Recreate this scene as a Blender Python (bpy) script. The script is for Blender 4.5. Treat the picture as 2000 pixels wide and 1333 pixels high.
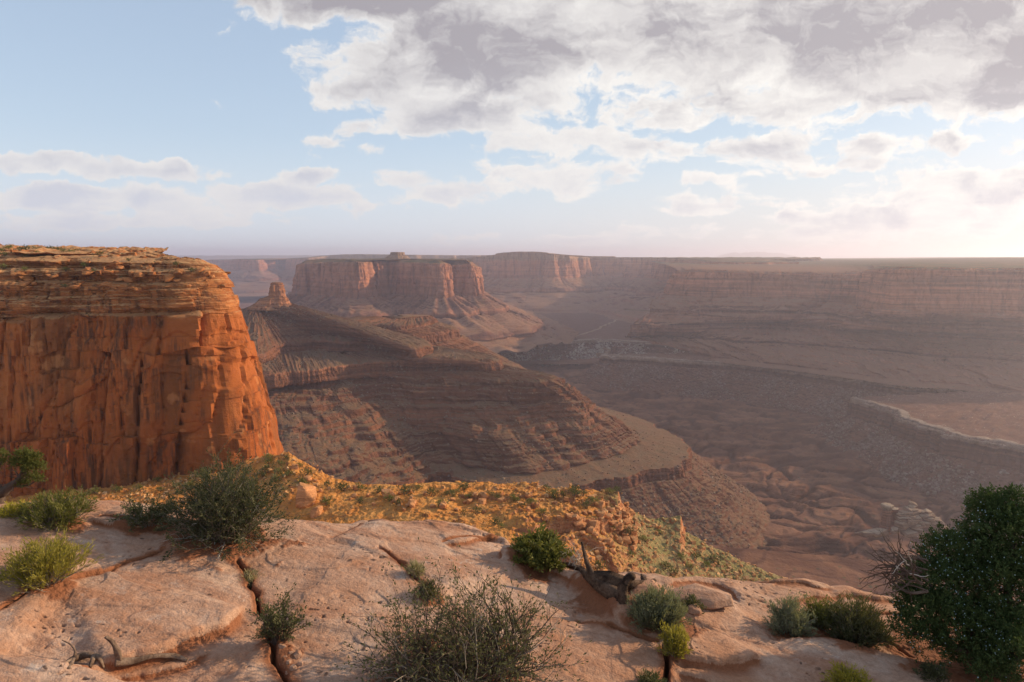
import bpy, math, random
import numpy as np

scene = bpy.context.scene
for o in list(bpy.data.objects):
    bpy.data.objects.remove(o, do_unlink=True)
R = math.radians

# ------------------------------------------------------------------ camera
PITCH = math.atan((666.5 - 503.0) / 1333.0)
F = 1333.0
cam_d = bpy.data.cameras.new('camera')
cam_d.sensor_width = 36.0
cam_d.lens = 36.0 * F / 2000.0
cam_d.clip_start = 0.1
cam_d.clip_end = 120000.0
cam = bpy.data.objects.new('camera', cam_d)
scene.collection.objects.link(cam)
cam.location = (0, 0, 0)
cam.rotation_euler = (math.pi / 2 - PITCH, 0, 0)
scene.camera = cam
scene.render.resolution_x, scene.render.resolution_y = 1024, 682

# ------------------------------------------------------------------ light
SUN_AZ, SUN_EL = R(70.0), R(20.0)          # azimuth clockwise from the view direction
SUN_DIR = (math.sin(SUN_AZ) * math.cos(SUN_EL), math.cos(SUN_AZ) * math.cos(SUN_EL), math.sin(SUN_EL))
sun_d = bpy.data.lights.new('sun', 'SUN')
sun_d.energy = 4.2
sun_d.angle = R(0.6)
sun_d.color = (1.0, 0.77, 0.50)
sun = bpy.data.objects.new('sun', sun_d)
scene.collection.objects.link(sun)
from mathutils import Vector
sun.rotation_euler = Vector(SUN_DIR).to_track_quat('Z', 'Y').to_euler()
sun.location = (300, 100, 200)

scene.view_settings.view_transform = 'Standard'
scene.view_settings.look = 'None'
scene.view_settings.gamma = 1.0
scene.view_settings.use_curve_mapping = False
EXPOSURE = 0.48
HAZE_D = 6.8e-5
scene.view_settings.exposure = EXPOSURE
scene.cycles.max_bounces = 8
scene.cycles.diffuse_bounces = 4
scene.cycles.glossy_bounces = 2
scene.cycles.transmission_bounces = 4
scene.cycles.transparent_max_bounces = 8
scene.cycles.volume_bounces = 1
scene.cycles.use_denoising = True
scene.cycles.sample_clamp_indirect = 4.0


# ------------------------------------------------------------------ node helpers
def nd(t, typ, ins=None, **attrs):
    n = t.nodes.new(typ)
    for k, v in attrs.items():
        setattr(n, k, v)
    for k, v in (ins or {}).items():
        s = n.inputs[k]
        if isinstance(v, bpy.types.NodeSocket):
            t.links.new(v, s)
        else:
            if hasattr(s, 'default_value') and s.type == 'RGBA' and len(v) == 3:
                v = (*v, 1.0)
            s.default_value = v
    return n


def mth(t, op, a, b=0.0, c=0.0, clamp=False):
    n = nd(t, 'ShaderNodeMath', {0: a, 1: b, 2: c}, operation=op)
    n.use_clamp = clamp
    return n.outputs[0]


def vmth(t, op, a, b=(0, 0, 0), c=(0, 0, 0)):
    n = nd(t, 'ShaderNodeVectorMath', {0: a, 1: b}, operation=op)
    if op == 'MULTIPLY_ADD':
        if isinstance(c, bpy.types.NodeSocket):
            t.links.new(c, n.inputs[2])
        else:
            n.inputs[2].default_value = c
    return n.outputs['Value'] if op in ('DOT_PRODUCT', 'LENGTH', 'DISTANCE') else n.outputs[0]


def mixc(t, fac, a, b, blend='MIX'):
    n = t.nodes.new('ShaderNodeMix')
    n.data_type = 'RGBA'
    n.blend_type = blend
    for s, v in ((n.inputs['Factor'], fac), (n.inputs['A'], None), (n.inputs['B'], None)):
        pass
    def put(s, v):
        if isinstance(v, bpy.types.NodeSocket):
            t.links.new(v, s)
        elif isinstance(v, (tuple, list)):
            s.default_value = (*v, 1.0) if len(v) == 3 else v
        else:
            s.default_value = v
    put(n.inputs[0], fac)
    put(n.inputs[6], a)
    put(n.inputs[7], b)
    return n.outputs[2]


def mapr(t, v, a, b, c=0.0, d=1.0, smooth=False):
    n = nd(t, 'ShaderNodeMapRange', {0: v, 1: a, 2: b, 3: c, 4: d})
    n.interpolation_type = 'SMOOTHSTEP' if smooth else 'LINEAR'
    return n.outputs[0]


def noise_tex(t, vec, scale, detail=4.0, rough=0.55, dist=0.0, dim='3D'):
    n = nd(t, 'ShaderNodeTexNoise', {'Scale': scale, 'Detail': detail, 'Roughness': rough, 'Distortion': dist}, noise_dimensions=dim)
    if vec is not None:
        t.links.new(vec, n.inputs['Vector'])
    return n.outputs['Fac']


def ramp(t, fac, stops, interp='LINEAR'):
    n = t.nodes.new('ShaderNodeValToRGB')
    cr = n.color_ramp
    cr.interpolation = interp
    while len(cr.elements) < len(stops):
        cr.elements.new(0.5)
    for e, (p, c) in zip(cr.elements, stops):
        e.position = p
        e.color = (*c, 1.0)
    t.links.new(fac, n.inputs[0])
    return n.outputs[0]


# ------------------------------------------------------------------ pixel rays of the 2000 x 1333 photograph
CP, SP = math.cos(PITCH), math.sin(PITCH)


def ray(px, py):
    u = (np.asarray(px, float) - 1000.0) / F
    v = (666.5 - np.asarray(py, float)) / F
    return np.stack([u, CP + v * SP, -SP + v * CP], -1)


def at_z(px, py, z):
    d = ray(px, py)
    return d * (np.asarray(z, float) / d[..., 2])[..., None]


def at_y(px, py, y):
    d = ray(px, py)
    return d * (np.asarray(y, float) / d[..., 1])[..., None]


# ------------------------------------------------------------------ sky
world = bpy.data.worlds.new('World')
scene.world = world
world.use_nodes = True
wt = world.node_tree
wt.nodes.clear()
world.cycles.sampling_method = 'MANUAL'
world.cycles.sample_map_resolution = 512
SKY_STRENGTH = 0.15
sky = nd(wt, 'ShaderNodeTexSky', sky_type='NISHITA')
sky.sun_disc = False
sky.sun_elevation = SUN_EL
sky.sun_rotation = SUN_AZ
sky.altitude = 1700
sky.air_density = 1.0
sky.dust_density = 1.6
sky.ozone_density = 1.4
tc = nd(wt, 'ShaderNodeTexCoord')
D = tc.outputs['Generated']
sx = nd(wt, 'ShaderNodeSeparateXYZ', {0: D})
dx, dy, dz = sx.outputs
ysafe = mth(wt, 'MAXIMUM', dy, 0.08)
U = mth(wt, 'DIVIDE', dx, ysafe)
W = mth(wt, 'DIVIDE', dz, ysafe)
UW = nd(wt, 'ShaderNodeCombineXYZ', {0: U, 1: W, 2: 0.0}).outputs[0]
# the cloud deck seen in perspective
zs = mth(wt, 'MAXIMUM', mth(wt, 'ADD', dz, 0.13), 0.03)
deck = nd(wt, 'ShaderNodeCombineXYZ', {0: mth(wt, 'DIVIDE', dx, zs), 1: mth(wt, 'DIVIDE', dy, zs), 2: 0.0}).outputs[0]
# banks of cloud, placed by direction: (px, py, half width, half height, weight, slope)
BANKS = [
    (1330, 60, 520, 115, 1.25, 0.0), (1750, 95, 420, 110, 1.3, 0.05), (1000, 55, 260, 95, 1.1, 0.0), (720, 0, 260, 42, 1.1, 0.0),
    (470, -5, 90, 20, 0.55, 0.0), (700, 145, 130, 52, 0.95, 0.0), (860, 120, 130, 60, 0.8, 0.0), (610, 165, 45, 24, 0.6, 0),
    (860, 225, 120, 40, 0.72, 0.08), (1020, 215, 90, 36, 0.6, 0), (1500, 195, 330, 52, 1.0, -0.05), (1930, 160, 160, 52, 0.8, -0.3), (1740, 190, 200, 40, 0.8, -0.15),
    (1120, 278, 170, 34, 0.8, 0.0), (1270, 300, 200, 32, 0.85, 0.0), (1080, 340, 160, 34, 0.9, 0.02), (1480, 300, 170, 32, 0.8, 0.0),
    (1000, 250, 90, 30, 0.6, 0), (1560, 262, 80, 34, 0.6, 0), (1790, 280, 150, 25, 0.85, -0.12), (870, 370, 90, 26, 0.8, 0.0), (1630, 330, 230, 20, 0.6, -0.1),
    (1380, 355, 90, 17, 0.6, 0), (1370, 400, 100, 18, 0.7, 0), (1620, 380, 230, 24, 0.65, -0.03), (1830, 360, 220, 26, 0.7, -0.05),
    (1750, 430, 330, 36, 0.8, -0.03), (1980, 390, 110, 40, 0.8, 0), (1500, 455, 330, 20, 0.5, 0.0), (1980, 285, 60, 20, 0.6, 0),
    (190, 326, 230, 19, 1.0, 0.07), (80, 388, 190, 24, 0.95, 0.04), (470, 392, 250, 32, 1.0, 0.03), (620, 398, 200, 15, 0.75, 0.02), (300, 428, 330, 15, 0.7, 0.0), (120, 440, 220, 10, 0.55, 0.0),
    (640, 272, 80, 22, 0.6, -0.25), (740, 296, 30, 12, 0.5, 0), (600, 347, 55, 14, 0.62, -0.1), (420, 207, 40, 15, 0.45, -0.2),
    (450, 50, 42, 26, 0.55, -0.4), (1120, 435, 90, 8, 0.6, 0), (1195, 230, 26, 18, 0.6, 0), (1450, 385, 260, 16, 0.45, -0.05), (930, 465, 120, 9, 0.5, 0), (550, 35, 36, 22, 0.5, 0), (1150, 470, 170, 10, 0.5, 0),
]
nw = nd(wt, 'ShaderNodeTexNoise', {'Scale': 9.0, 'Detail': 5.0, 'Roughness': 0.6}, noise_dimensions='2D')
wt.links.new(UW, nw.inputs['Vector'])
warp = vmth(wt, 'MULTIPLY', vmth(wt, 'SUBTRACT', nw.outputs['Color'], (0.5, 0.5, 0.5)), (0.11, 0.045, 0.0))
UWw = vmth(wt, 'ADD', UW, warp)
acc = None
for (bx, by, rw, rh, wgt, slope) in BANKS:
    c = ray(bx, by)
    cu, cw = c[0] / c[1], c[2] / c[1]
    ru, rv = rw / F * 1.15, rh / F * 1.25
    q = vmth(wt, 'SUBTRACT', UWw, (cu, cw, 0))
    if slope:
        # a sloping bank: shear the height by the sideways offset
        q = nd(wt, 'ShaderNodeVectorRotate', {'Vector': q, 'Angle': math.atan(slope)}, rotation_type='Z_AXIS').outputs[0]
    q = vmth(wt, 'MULTIPLY', q, (1 / ru, 1 / rv, 0))
    q = vmth(wt, 'DOT_PRODUCT', q, q)
    q = mth(wt, 'MULTIPLY_ADD', q, -wgt * 0.62, wgt)
    acc = q if acc is None else mth(wt, 'SMOOTH_MAX', acc, q, 0.07)
# elsewhere in the sky (behind and beside the view) scattered cloud
n_far = noise_tex(wt, deck, 0.55, 3.0, 0.5, dim='2D')
front = mapr(wt, dy, 0.15, 0.45, 0, 1, True)
elsewhere = mapr(wt, n_far, 0.42, 0.62, -0.7, 0.8)
acc = mth(wt, 'MAXIMUM', acc, -0.9)
mask = nd(wt, 'ShaderNodeMix', {0: front, 2: elsewhere, 3: acc}).outputs[0]
n1 = noise_tex(wt, deck, 0.9, 9.0, 0.56, 0.0, '2D')
UWf = vmth(wt, 'MULTIPLY', UWw, (1.0, 1.7, 1.0))
n2 = noise_tex(wt, UWf, 15.0, 8.0, 0.6, 0.0, '2D')
# the same lump noise a little towards the sun: the difference lights one side of each lump
UWs = vmth(wt, 'ADD', UWf, (0.007, 0.016, 0.0))
n2b = noise_tex(wt, UWs, 15.0, 8.0, 0.6, 0.0, '2D')
relief = mth(wt, 'SUBTRACT', n2, n2b)
nn = mth(wt, 'ADD', mth(wt, 'MULTIPLY', mth(wt, 'SUBTRACT', n1, 0.5), 1.6), mth(wt, 'MULTIPLY', mth(wt, 'SUBTRACT', n2, 0.5), 1.3))
dens = mth(wt, 'ADD', mth(wt, 'SUBTRACT', mask, 0.27), nn)
cover = mapr(wt, dens, 0.08, 0.36, 0, 1, True)
thick = mapr(wt, dens, 0.14, 0.85, 0, 1, True)
lift = mth(wt, 'MULTIPLY', relief, 1.5)
thick2 = mth(wt, 'SUBTRACT', thick, lift, clamp=True)
thick2 = mth(wt, 'MULTIPLY', thick2, mapr(wt, noise_tex(wt, vmth(wt, 'MULTIPLY', UWw, (1.0, 1.8, 1.0)), 5.5, 5.0, 0.6, 0.0, '2D'), 0.36, 0.58, 0.48, 1.15))
# clouds towards the sun are brighter
sd = vmth(wt, 'DOT_PRODUCT', D, SUN_DIR)
sunny = mapr(wt, sd, 0.1, 0.75, 0, 1, True)
c_edge = mixc(wt, sunny, (0.62, 0.61, 0.60), (0.74, 0.72, 0.685))
lowdim = mapr(wt, W, 0.05, 0.30, 0, 1, True)
c_core = mixc(wt, lowdim, (0.50, 0.52, 0.575), (0.285, 0.27, 0.295))
c_core = mixc(wt, mth(wt, 'MULTIPLY', sunny, 0.35), c_core, (0.42, 0.40, 0.41))
ccol = mixc(wt, thick2, c_edge, c_core)
# a thin high veil whitens the blue
veil = vmth(wt, 'SCALE', mixc(wt, sunny, (0.15, 0.165, 0.19), (0.12, 0.13, 0.14)))
wt.nodes[-1].inputs['Scale'].default_value = 1.0 / SKY_STRENGTH
# the veil also softens the glow round the sun
soft = vmth(wt, 'DIVIDE', sky.outputs[0], vmth(wt, 'ADD', vmth(wt, 'MULTIPLY', sky.outputs[0], (0.15, 0.15, 0.15)), (1.0, 1.0, 1.0)))
skyc = vmth(wt, 'ADD', soft, veil)
# cloud radiance is given for strength 1: undo the sky strength
CLOUD_GAIN = 1.0
ccol = vmth(wt, 'SCALE', ccol)
wt.nodes[-1].inputs['Scale'].default_value = CLOUD_GAIN / SKY_STRENGTH
# pale milky air low over the horizon
milk = mapr(wt, dz, 0.0, 0.17, 0.75, 0.0, True)
milkc = mixc(wt, sunny, (0.52, 0.57, 0.64), (0.58, 0.575, 0.57))
milkc = vmth(wt, 'SCALE', milkc)
wt.nodes[-1].inputs['Scale'].default_value = CLOUD_GAIN / SKY_STRENGTH
skyc = mixc(wt, milk, skyc, milkc)
coverf = mth(wt, 'MULTIPLY', cover, mapr(wt, dz, -0.01, 0.05, 0.35, 1.0))
final = mixc(wt, coverf, skyc, ccol)
bg = nd(wt, 'ShaderNodeBackground', {'Color': final, 'Strength': SKY_STRENGTH})
wo = nd(wt, 'ShaderNodeOutputWorld', {'Surface': bg.outputs[0]})


# ------------------------------------------------------------------ numpy noise
_rs = np.random.RandomState(7)
PERM = np.tile(_rs.permutation(256).astype(np.int32), 3)
GRAD = _rs.normal(size=(256, 3)).astype(np.float32)
GRAD /= np.linalg.norm(GRAD, axis=1)[:, None]
RND = _rs.rand(256, 4).astype(np.float32)


def perlin(x, y, z=None):
    x = np.asarray(x, np.float32)
    y = np.asarray(y, np.float32)
    z = np.zeros_like(x) if z is None else np.asarray(z, np.float32)
    x, y, z = np.broadcast_arrays(x, y, z)
    xi, yi, zi = np.floor(x), np.floor(y), np.floor(z)
    fx, fy, fz = x - xi, y - yi, z - zi
    xi = xi.astype(np.int32) & 255
    yi = yi.astype(np.int32) & 255
    zi = zi.astype(np.int32) & 255
    u = fx * fx * fx * (fx * (fx * 6 - 15) + 10)
    v = fy * fy * fy * (fy * (fy * 6 - 15) + 10)
    w = fz * fz * fz * (fz * (fz * 6 - 15) + 10)
    out = 0
    for i in (0, 1):
        wx = u if i else 1 - u
        a = PERM[(xi + i) & 255]
        for j in (0, 1):
            wy = v if j else 1 - v
            b = PERM[a + ((yi + j) & 255)]
            for k in (0, 1):
                wz = w if k else 1 - w
                g = GRAD[PERM[b + ((zi + k) & 255)]]
                out = out + wx * wy * wz * (g[..., 0] * (fx - i) + g[..., 1] * (fy - j) + g[..., 2] * (fz - k))
    return out * 1.5


def fbm(x, y, z=None, octv=4, gain=0.5, lac=2.03):
    s, a = 0, 1.0
    for i in range(octv):
        s = s + a * perlin(x + 17.3 * i, y - 9.1 * i, None if z is None else z + 5.7 * i)
        x, y = x * lac, y * lac
        z = None if z is None else z * lac
        a *= gain
    return s


def ridged(x, y, z=None, octv=3, gain=0.5, lac=2.03):
    s, a = 0, 1.0
    for i in range(octv):
        s = s + a * (1 - 2.2 * np.abs(perlin(x + 7.7 * i, y + 3.1 * i, None if z is None else z - 4.2 * i)))
        x, y = x * lac, y * lac
        z = None if z is None else z * lac
        a *= gain
    return s


def cells(x, y, z=None):
    """nearest feature point: random value per cell, and F2 - F1 (small along the joints)"""
    x = np.asarray(x, np.float32)
    y = np.asarray(y, np.float32)
    three = z is not None
    z = np.asarray(z, np.float32) if three else np.zeros_like(x)
    xi, yi, zi = np.floor(x).astype(np.int32), np.floor(y).astype(np.int32), np.floor(z).astype(np.int32)
    f1 = np.full(x.shape, 9e9, np.float32)
    f2 = f1.copy()
    val = np.zeros(x.shape, np.float32)
    for i in (-1, 0, 1):
        for j in (-1, 0, 1):
            for k in ((-1, 0, 1) if three else (0,)):
                h = PERM[PERM[PERM[(xi + i) & 255] + ((yi + j) & 255)] + ((zi + k) & 255)]
                r = RND[h]
                d = (xi + i + r[..., 0] - x) ** 2 + (yi + j + r[..., 1] - y) ** 2
                if three:
                    d = d + (zi + k + r[..., 2] - z) ** 2
                m = d < f1
                f2 = np.where(m, f1, np.minimum(f2, d))
                val = np.where(m, r[..., 3], val)
                f1 = np.where(m, d, f1)
    return val, np.sqrt(f2) - np.sqrt(f1)


def blocks(s, z, w, h):
    """courses of blocks: a random value per block, one more, the place across the block (-.5 to .5), and nearness to a joint in units of w and h"""
    s = np.asarray(s, np.float32); z = np.asarray(z, np.float32)
    lz = z / h + 0.45 * perlin(z / h * 0.6, 0 * z + 1.7)
    li = np.floor(lz).astype(np.int32); fz = lz - li
    r = RND[PERM[li & 255]]
    ls = s / w * (0.65 + 0.7 * r[..., 0]) + 61.3 * r[..., 1]
    ls = ls + 0.3 * perlin(ls * 0.5, li * 3.1)
    bi = np.floor(ls).astype(np.int32); fs = ls - bi
    q = RND[PERM[PERM[li & 255] + (bi & 255)]]
    return q[..., 0], q[..., 1] - 0.5, fs - 0.5, np.minimum(fs, 1 - fs) * w, np.minimum(fz, 1 - fz) * h, r[..., 3]


def smooth(a, b, x):
    t = np.clip((x - a) / (b - a), 0, 1)
    return t * t * (3 - 2 * t)


# ------------------------------------------------------------------ mesh helpers
COL = scene.collection


def mesh_np(name, V, faces, mat, parent=None, smooth_sh=True, attrs=None, loc=None):
    """faces: an (n,4) or (n,3) index array, or a list of them"""
    me = bpy.data.meshes.new(name)
    if not isinstance(faces, list):
        faces = [faces]
    faces = [np.asarray(f, np.int32) for f in faces if len(f)]
    V = np.ascontiguousarray(V, np.float32).reshape(-1, 3)
    idx = np.concatenate([f.ravel() for f in faces])
    tot = np.concatenate([np.full(len(f), f.shape[1], np.int32) for f in faces])
    start = np.concatenate([[0], np.cumsum(tot)[:-1]]).astype(np.int32)
    me.vertices.add(len(V))
    me.vertices.foreach_set('co', V.ravel())
    me.loops.add(len(idx))
    me.loops.foreach_set('vertex_index', idx)
    me.polygons.add(len(tot))
    me.polygons.foreach_set('loop_start', start)
    me.polygons.foreach_set('loop_total', tot)
    me.polygons.foreach_set('use_smooth', np.full(len(tot), smooth_sh, bool))
    for k, v in (attrs or {}).items():
        a = me.attributes.new(k, 'FLOAT', 'POINT')
        a.data.foreach_set('value', np.ascontiguousarray(v, np.float32).ravel())
    me.update(calc_edges=True)
    me.materials.append(mat)
    o = bpy.data.objects.new(name, me)
    COL.objects.link(o)
    if parent is not None:
        o.parent = parent
    if loc is not None:
        o.location = loc
    return o


def grid_faces(nr, nc, close=False):
    i = np.arange(nr - 1)[:, None]
    j = np.arange(nc if close else nc - 1)[None, :]
    a = i * nc + j
    b = i * nc + (j + 1) % nc
    return np.stack([a, b, b + nc, a + nc], -1).reshape(-1, 4)


def tag(o, label=None, cat=None, group=None, kind=None):
    if label:
        o['label'] = label
    if cat:
        o['category'] = cat
    if group:
        o['group'] = group
    if kind:
        o['kind'] = kind
    return o


def struct(o, label, cat):
    return tag(o, label, cat, kind='structure')


def empty(name, loc, rz=0.0):
    o = bpy.data.objects.new(name, None)
    COL.objects.link(o)
    o.location = loc
    o.rotation_euler = (0, 0, rz)
    o.empty_display_size = 0.1
    return o


def crom(P, n):
    """Catmull-Rom through control points P (k,d), n samples evenly in the control index"""
    P = np.asarray(P, float)
    k = len(P)
    Q = np.vstack([2 * P[0] - P[1], P, 2 * P[-1] - P[-2]])
    t = np.linspace(0, k - 1 - 1e-9, n)
    i = np.floor(t).astype(int)
    f = (t - i)[:, None]
    a, b, c, d = Q[i], Q[i + 1], Q[i + 2], Q[i + 3]
    return 0.5 * (2 * b + (c - a) * f + (2 * a - 5 * b + 4 * c - d) * f ** 2 + (3 * b - a - 3 * c + d) * f ** 3)


def resample(P, n):
    d = np.r_[0, np.cumsum(np.linalg.norm(np.diff(P, axis=0), axis=1))]
    t = np.linspace(0, d[-1], n)
    return np.stack([np.interp(t, d, P[:, i]) for i in range(P.shape[1])], -1)


def gsm(a, sig):
    """gaussian smoothing along axis 0, ends held"""
    if sig < 0.5:
        return a
    r = int(3 * sig) + 1
    k = np.exp(-0.5 * (np.arange(-r, r + 1) / sig) ** 2)
    k /= k.sum()
    p = np.concatenate([np.repeat(a[:1], r, 0), a, np.repeat(a[-1:], r, 0)])
    return np.stack([np.convolve(p[:, i], k, 'valid') for i in range(a.shape[1])], -1)


def normals_of(P):
    du = np.gradient(P, axis=1)
    dv = np.gradient(P, axis=0)
    n = np.cross(du, dv)
    return n / (np.linalg.norm(n, axis=-1, keepdims=True) + 1e-9)


# ------------------------------------------------------------------ materials
def new_mat(name):
    m = bpy.data.materials.new(name)
    m.use_nodes = True
    t = m.node_tree
    t.nodes.clear()
    out = nd(t, 'ShaderNodeOutputMaterial')
    return m, t, out


def finish(t, out, col, rough=0.9, bump=None, dist=0.1, strength=1.0, spec=0.15):
    b = nd(t, 'ShaderNodeBsdfPrincipled', {'Roughness': rough, 'Specular IOR Level': spec})
    if isinstance(col, bpy.types.NodeSocket):
        t.links.new(col, b.inputs['Base Color'])
    else:
        b.inputs['Base Color'].default_value = (*col, 1)
    if bump is not None:
        bn = nd(t, 'ShaderNodeBump', {'Height': bump, 'Distance': dist, 'Strength': strength})
        t.links.new(bn.outputs[0], b.inputs['Normal'])
    t.links.new(b.outputs[0], out.inputs['Surface'])
    return b


def strata_mat(name, stops, z0, z1, soil, speck, unit, speck_amt=0.5, warp=10.0, soil_lo=0.72, soil_hi=0.93, stain=0.5, bump=0.6, bandamt=1.0):
    """layered rock: colours by height, soil on gentle slopes, pale blocks scattered on the soil. unit: size in metres of the blocks"""
    m, t, out = new_mat(name)
    g = nd(t, 'ShaderNodeNewGeometry')
    P = g.outputs['Position']
    s = nd(t, 'ShaderNodeSeparateXYZ', {0: P})
    nz = nd(t, 'ShaderNodeSeparateXYZ', {0: g.outputs['Normal']}).outputs[2]
    big = noise_tex(t, P, 0.012 / unit * 3, 5.0)
    h = mth(t, 'MULTIPLY_ADD', mth(t, 'SUBTRACT', big, 0.5), warp, s.outputs[2])
    hv = nd(t, 'ShaderNodeCombineXYZ', {0: mth(t, 'MULTIPLY', s.outputs[0], 0.02), 1: mth(t, 'MULTIPLY', s.outputs[1], 0.02), 2: h}).outputs[0]
    band = noise_tex(t, hv, 0.16 / unit * 2.2, 5.0, 0.65)
    rock = ramp(t, mapr(t, h, z0, z1), stops)
    rock0 = mixc(t, mapr(t, band, 0.35, 0.66), mixc(t, 1.0, rock, (0.50, 0.46, 0.44), 'MULTIPLY'), mixc(t, 1.0, rock, (1.38, 1.3, 1.22), 'MULTIPLY'))
    rock = mixc(t, bandamt, rock, rock0)
    vert = vmth(t, 'MULTIPLY', P, (1.0, 1.0, 0.10))
    st = noise_tex(t, vert, 0.11 / unit * 2, 4.0, 0.6)
    rock = mixc(t, mth(t, 'MULTIPLY', mapr(t, st, 0.5, 0.68), stain), rock, mixc(t, 1.0, rock, (0.42, 0.36, 0.36), 'MULTIPLY'))
    mott = noise_tex(t, P, 0.045 / unit * 2, 6.0, 0.62)
    soilc = mixc(t, mapr(t, mott, 0.36, 0.64), soil[0], soil[1])
    v = nd(t, 'ShaderNodeTexVoronoi', {'Scale': 0.30 / unit, 'Randomness': 1.0})
    t.links.new(P, v.inputs['Vector'])
    v2 = nd(t, 'ShaderNodeTexVoronoi', {'Scale': 0.75 / unit, 'Randomness': 1.0})
    t.links.new(P, v2.inputs['Vector'])
    patch = mapr(t, noise_tex(t, P, 0.014 / unit * 2, 4.0, 0.6), 0.42, 0.62)
    r1 = nd(t, 'ShaderNodeSeparateColor', {0: v.outputs['Color']})
    blk = mth(t, 'MULTIPLY', mapr(t, v.outputs['Distance'], 0.30, 0.22), mapr(t, r1.outputs[0], 0.62, 0.66))
    r2 = nd(t, 'ShaderNodeSeparateColor', {0: v2.outputs['Color']})
    blk2 = mth(t, 'MULTIPLY', mapr(t, v2.outputs['Distance'], 0.34, 0.24), mapr(t, r2.outputs[0], 0.55, 0.6))
    bl = mth(t, 'MULTIPLY', mth(t, 'MAXIMUM', blk, blk2), mth(t, 'MULTIPLY', patch, speck_amt))
    spc = mixc(t, r1.outputs[1], speck[0], speck[1])
    soilc = mixc(t, bl, soilc, spc)
    # scrub in the soil
    v3 = nd(t, 'ShaderNodeTexVoronoi', {'Scale': 0.22 / unit, 'Randomness': 1.0})
    t.links.new(vmth(t, 'ADD', P, (31, 17, 5)), v3.inputs['Vector'])
    r3 = nd(t, 'ShaderNodeSeparateColor', {0: v3.outputs['Color']})
    sh = mth(t, 'MULTIPLY', mapr(t, v3.outputs['Distance'], 0.26, 0.18), mapr(t, r3.outputs[0], 0.6, 0.64))
    soilc = mixc(t, mth(t, 'MULTIPLY', sh, 0.7), soilc, (0.06, 0.065, 0.03))
    nzz = mth(t, 'MULTIPLY_ADD', mth(t, 'SUBTRACT', mott, 0.5), 0.35, nz)
    col = mixc(t, mapr(t, nzz, soil_lo, soil_hi, 0, 1, True), rock, soilc)
    bh = mth(t, 'ADD', mth(t, 'MULTIPLY', band, 1.6), mth(t, 'ADD', mott, mth(t, 'MULTIPLY', bl, 1.2)))
    bh = mth(t, 'ADD', bh, noise_tex(t, P, 0.5 / unit, 4.0, 0.7))
    finish(t, out, col, 0.95, bh, unit * 1.6, bump, spec=0.05)
    return m


# ------------------------------------------------------------------ terrain builder
def dense(ctrl, ns):
    return resample(crom(np.asarray(ctrl, float), ns * 4), ns)


def off_contour(C, d, z=None, sig=0.0):
    """a contour pushed outwards (to the right of its direction) by d metres"""
    T = np.gradient(C[:, :2], axis=0)
    N = np.stack([T[:, 1], -T[:, 0]], -1)
    N /= np.linalg.norm(N, axis=1)[:, None] + 1e-9
    if sig:
        N = gsm(N, sig)
        N /= np.linalg.norm(N, axis=1)[:, None] + 1e-9
    Q = C.copy()
    if sig:
        base = gsm(C, sig * 0.5)
        Q[:, :2] = base[:, :2] * 0.6 + C[:, :2] * 0.4
    Q[:, :2] += N * (d[:, None] if isinstance(d, np.ndarray) else d)
    if z is not None:
        Q[:, 2] = z
    return Q


def loft(contours, rows, kinds):
    """rows[k], kinds[k] describe the strip between contour k and k + 1"""
    out, kd = [], []
    for k, (n, kind) in enumerate(zip(rows, kinds)):
        f = np.linspace(0, 1, n, endpoint=False)
        for a in f:
            out.append(contours[k] * (1 - a) + contours[k + 1] * a)
            kd.append(kind)
    out.append(contours[-1])
    kd.append(kinds[-1])
    P = np.stack(out)
    W = {c: np.array([1.0 if k == c else 0.0 for k in kd]) for c in 'ctlf'}
    for c in W:
        W[c] = gsm(W[c][:, None], 1.6)[:, 0]
    return P, W


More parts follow.
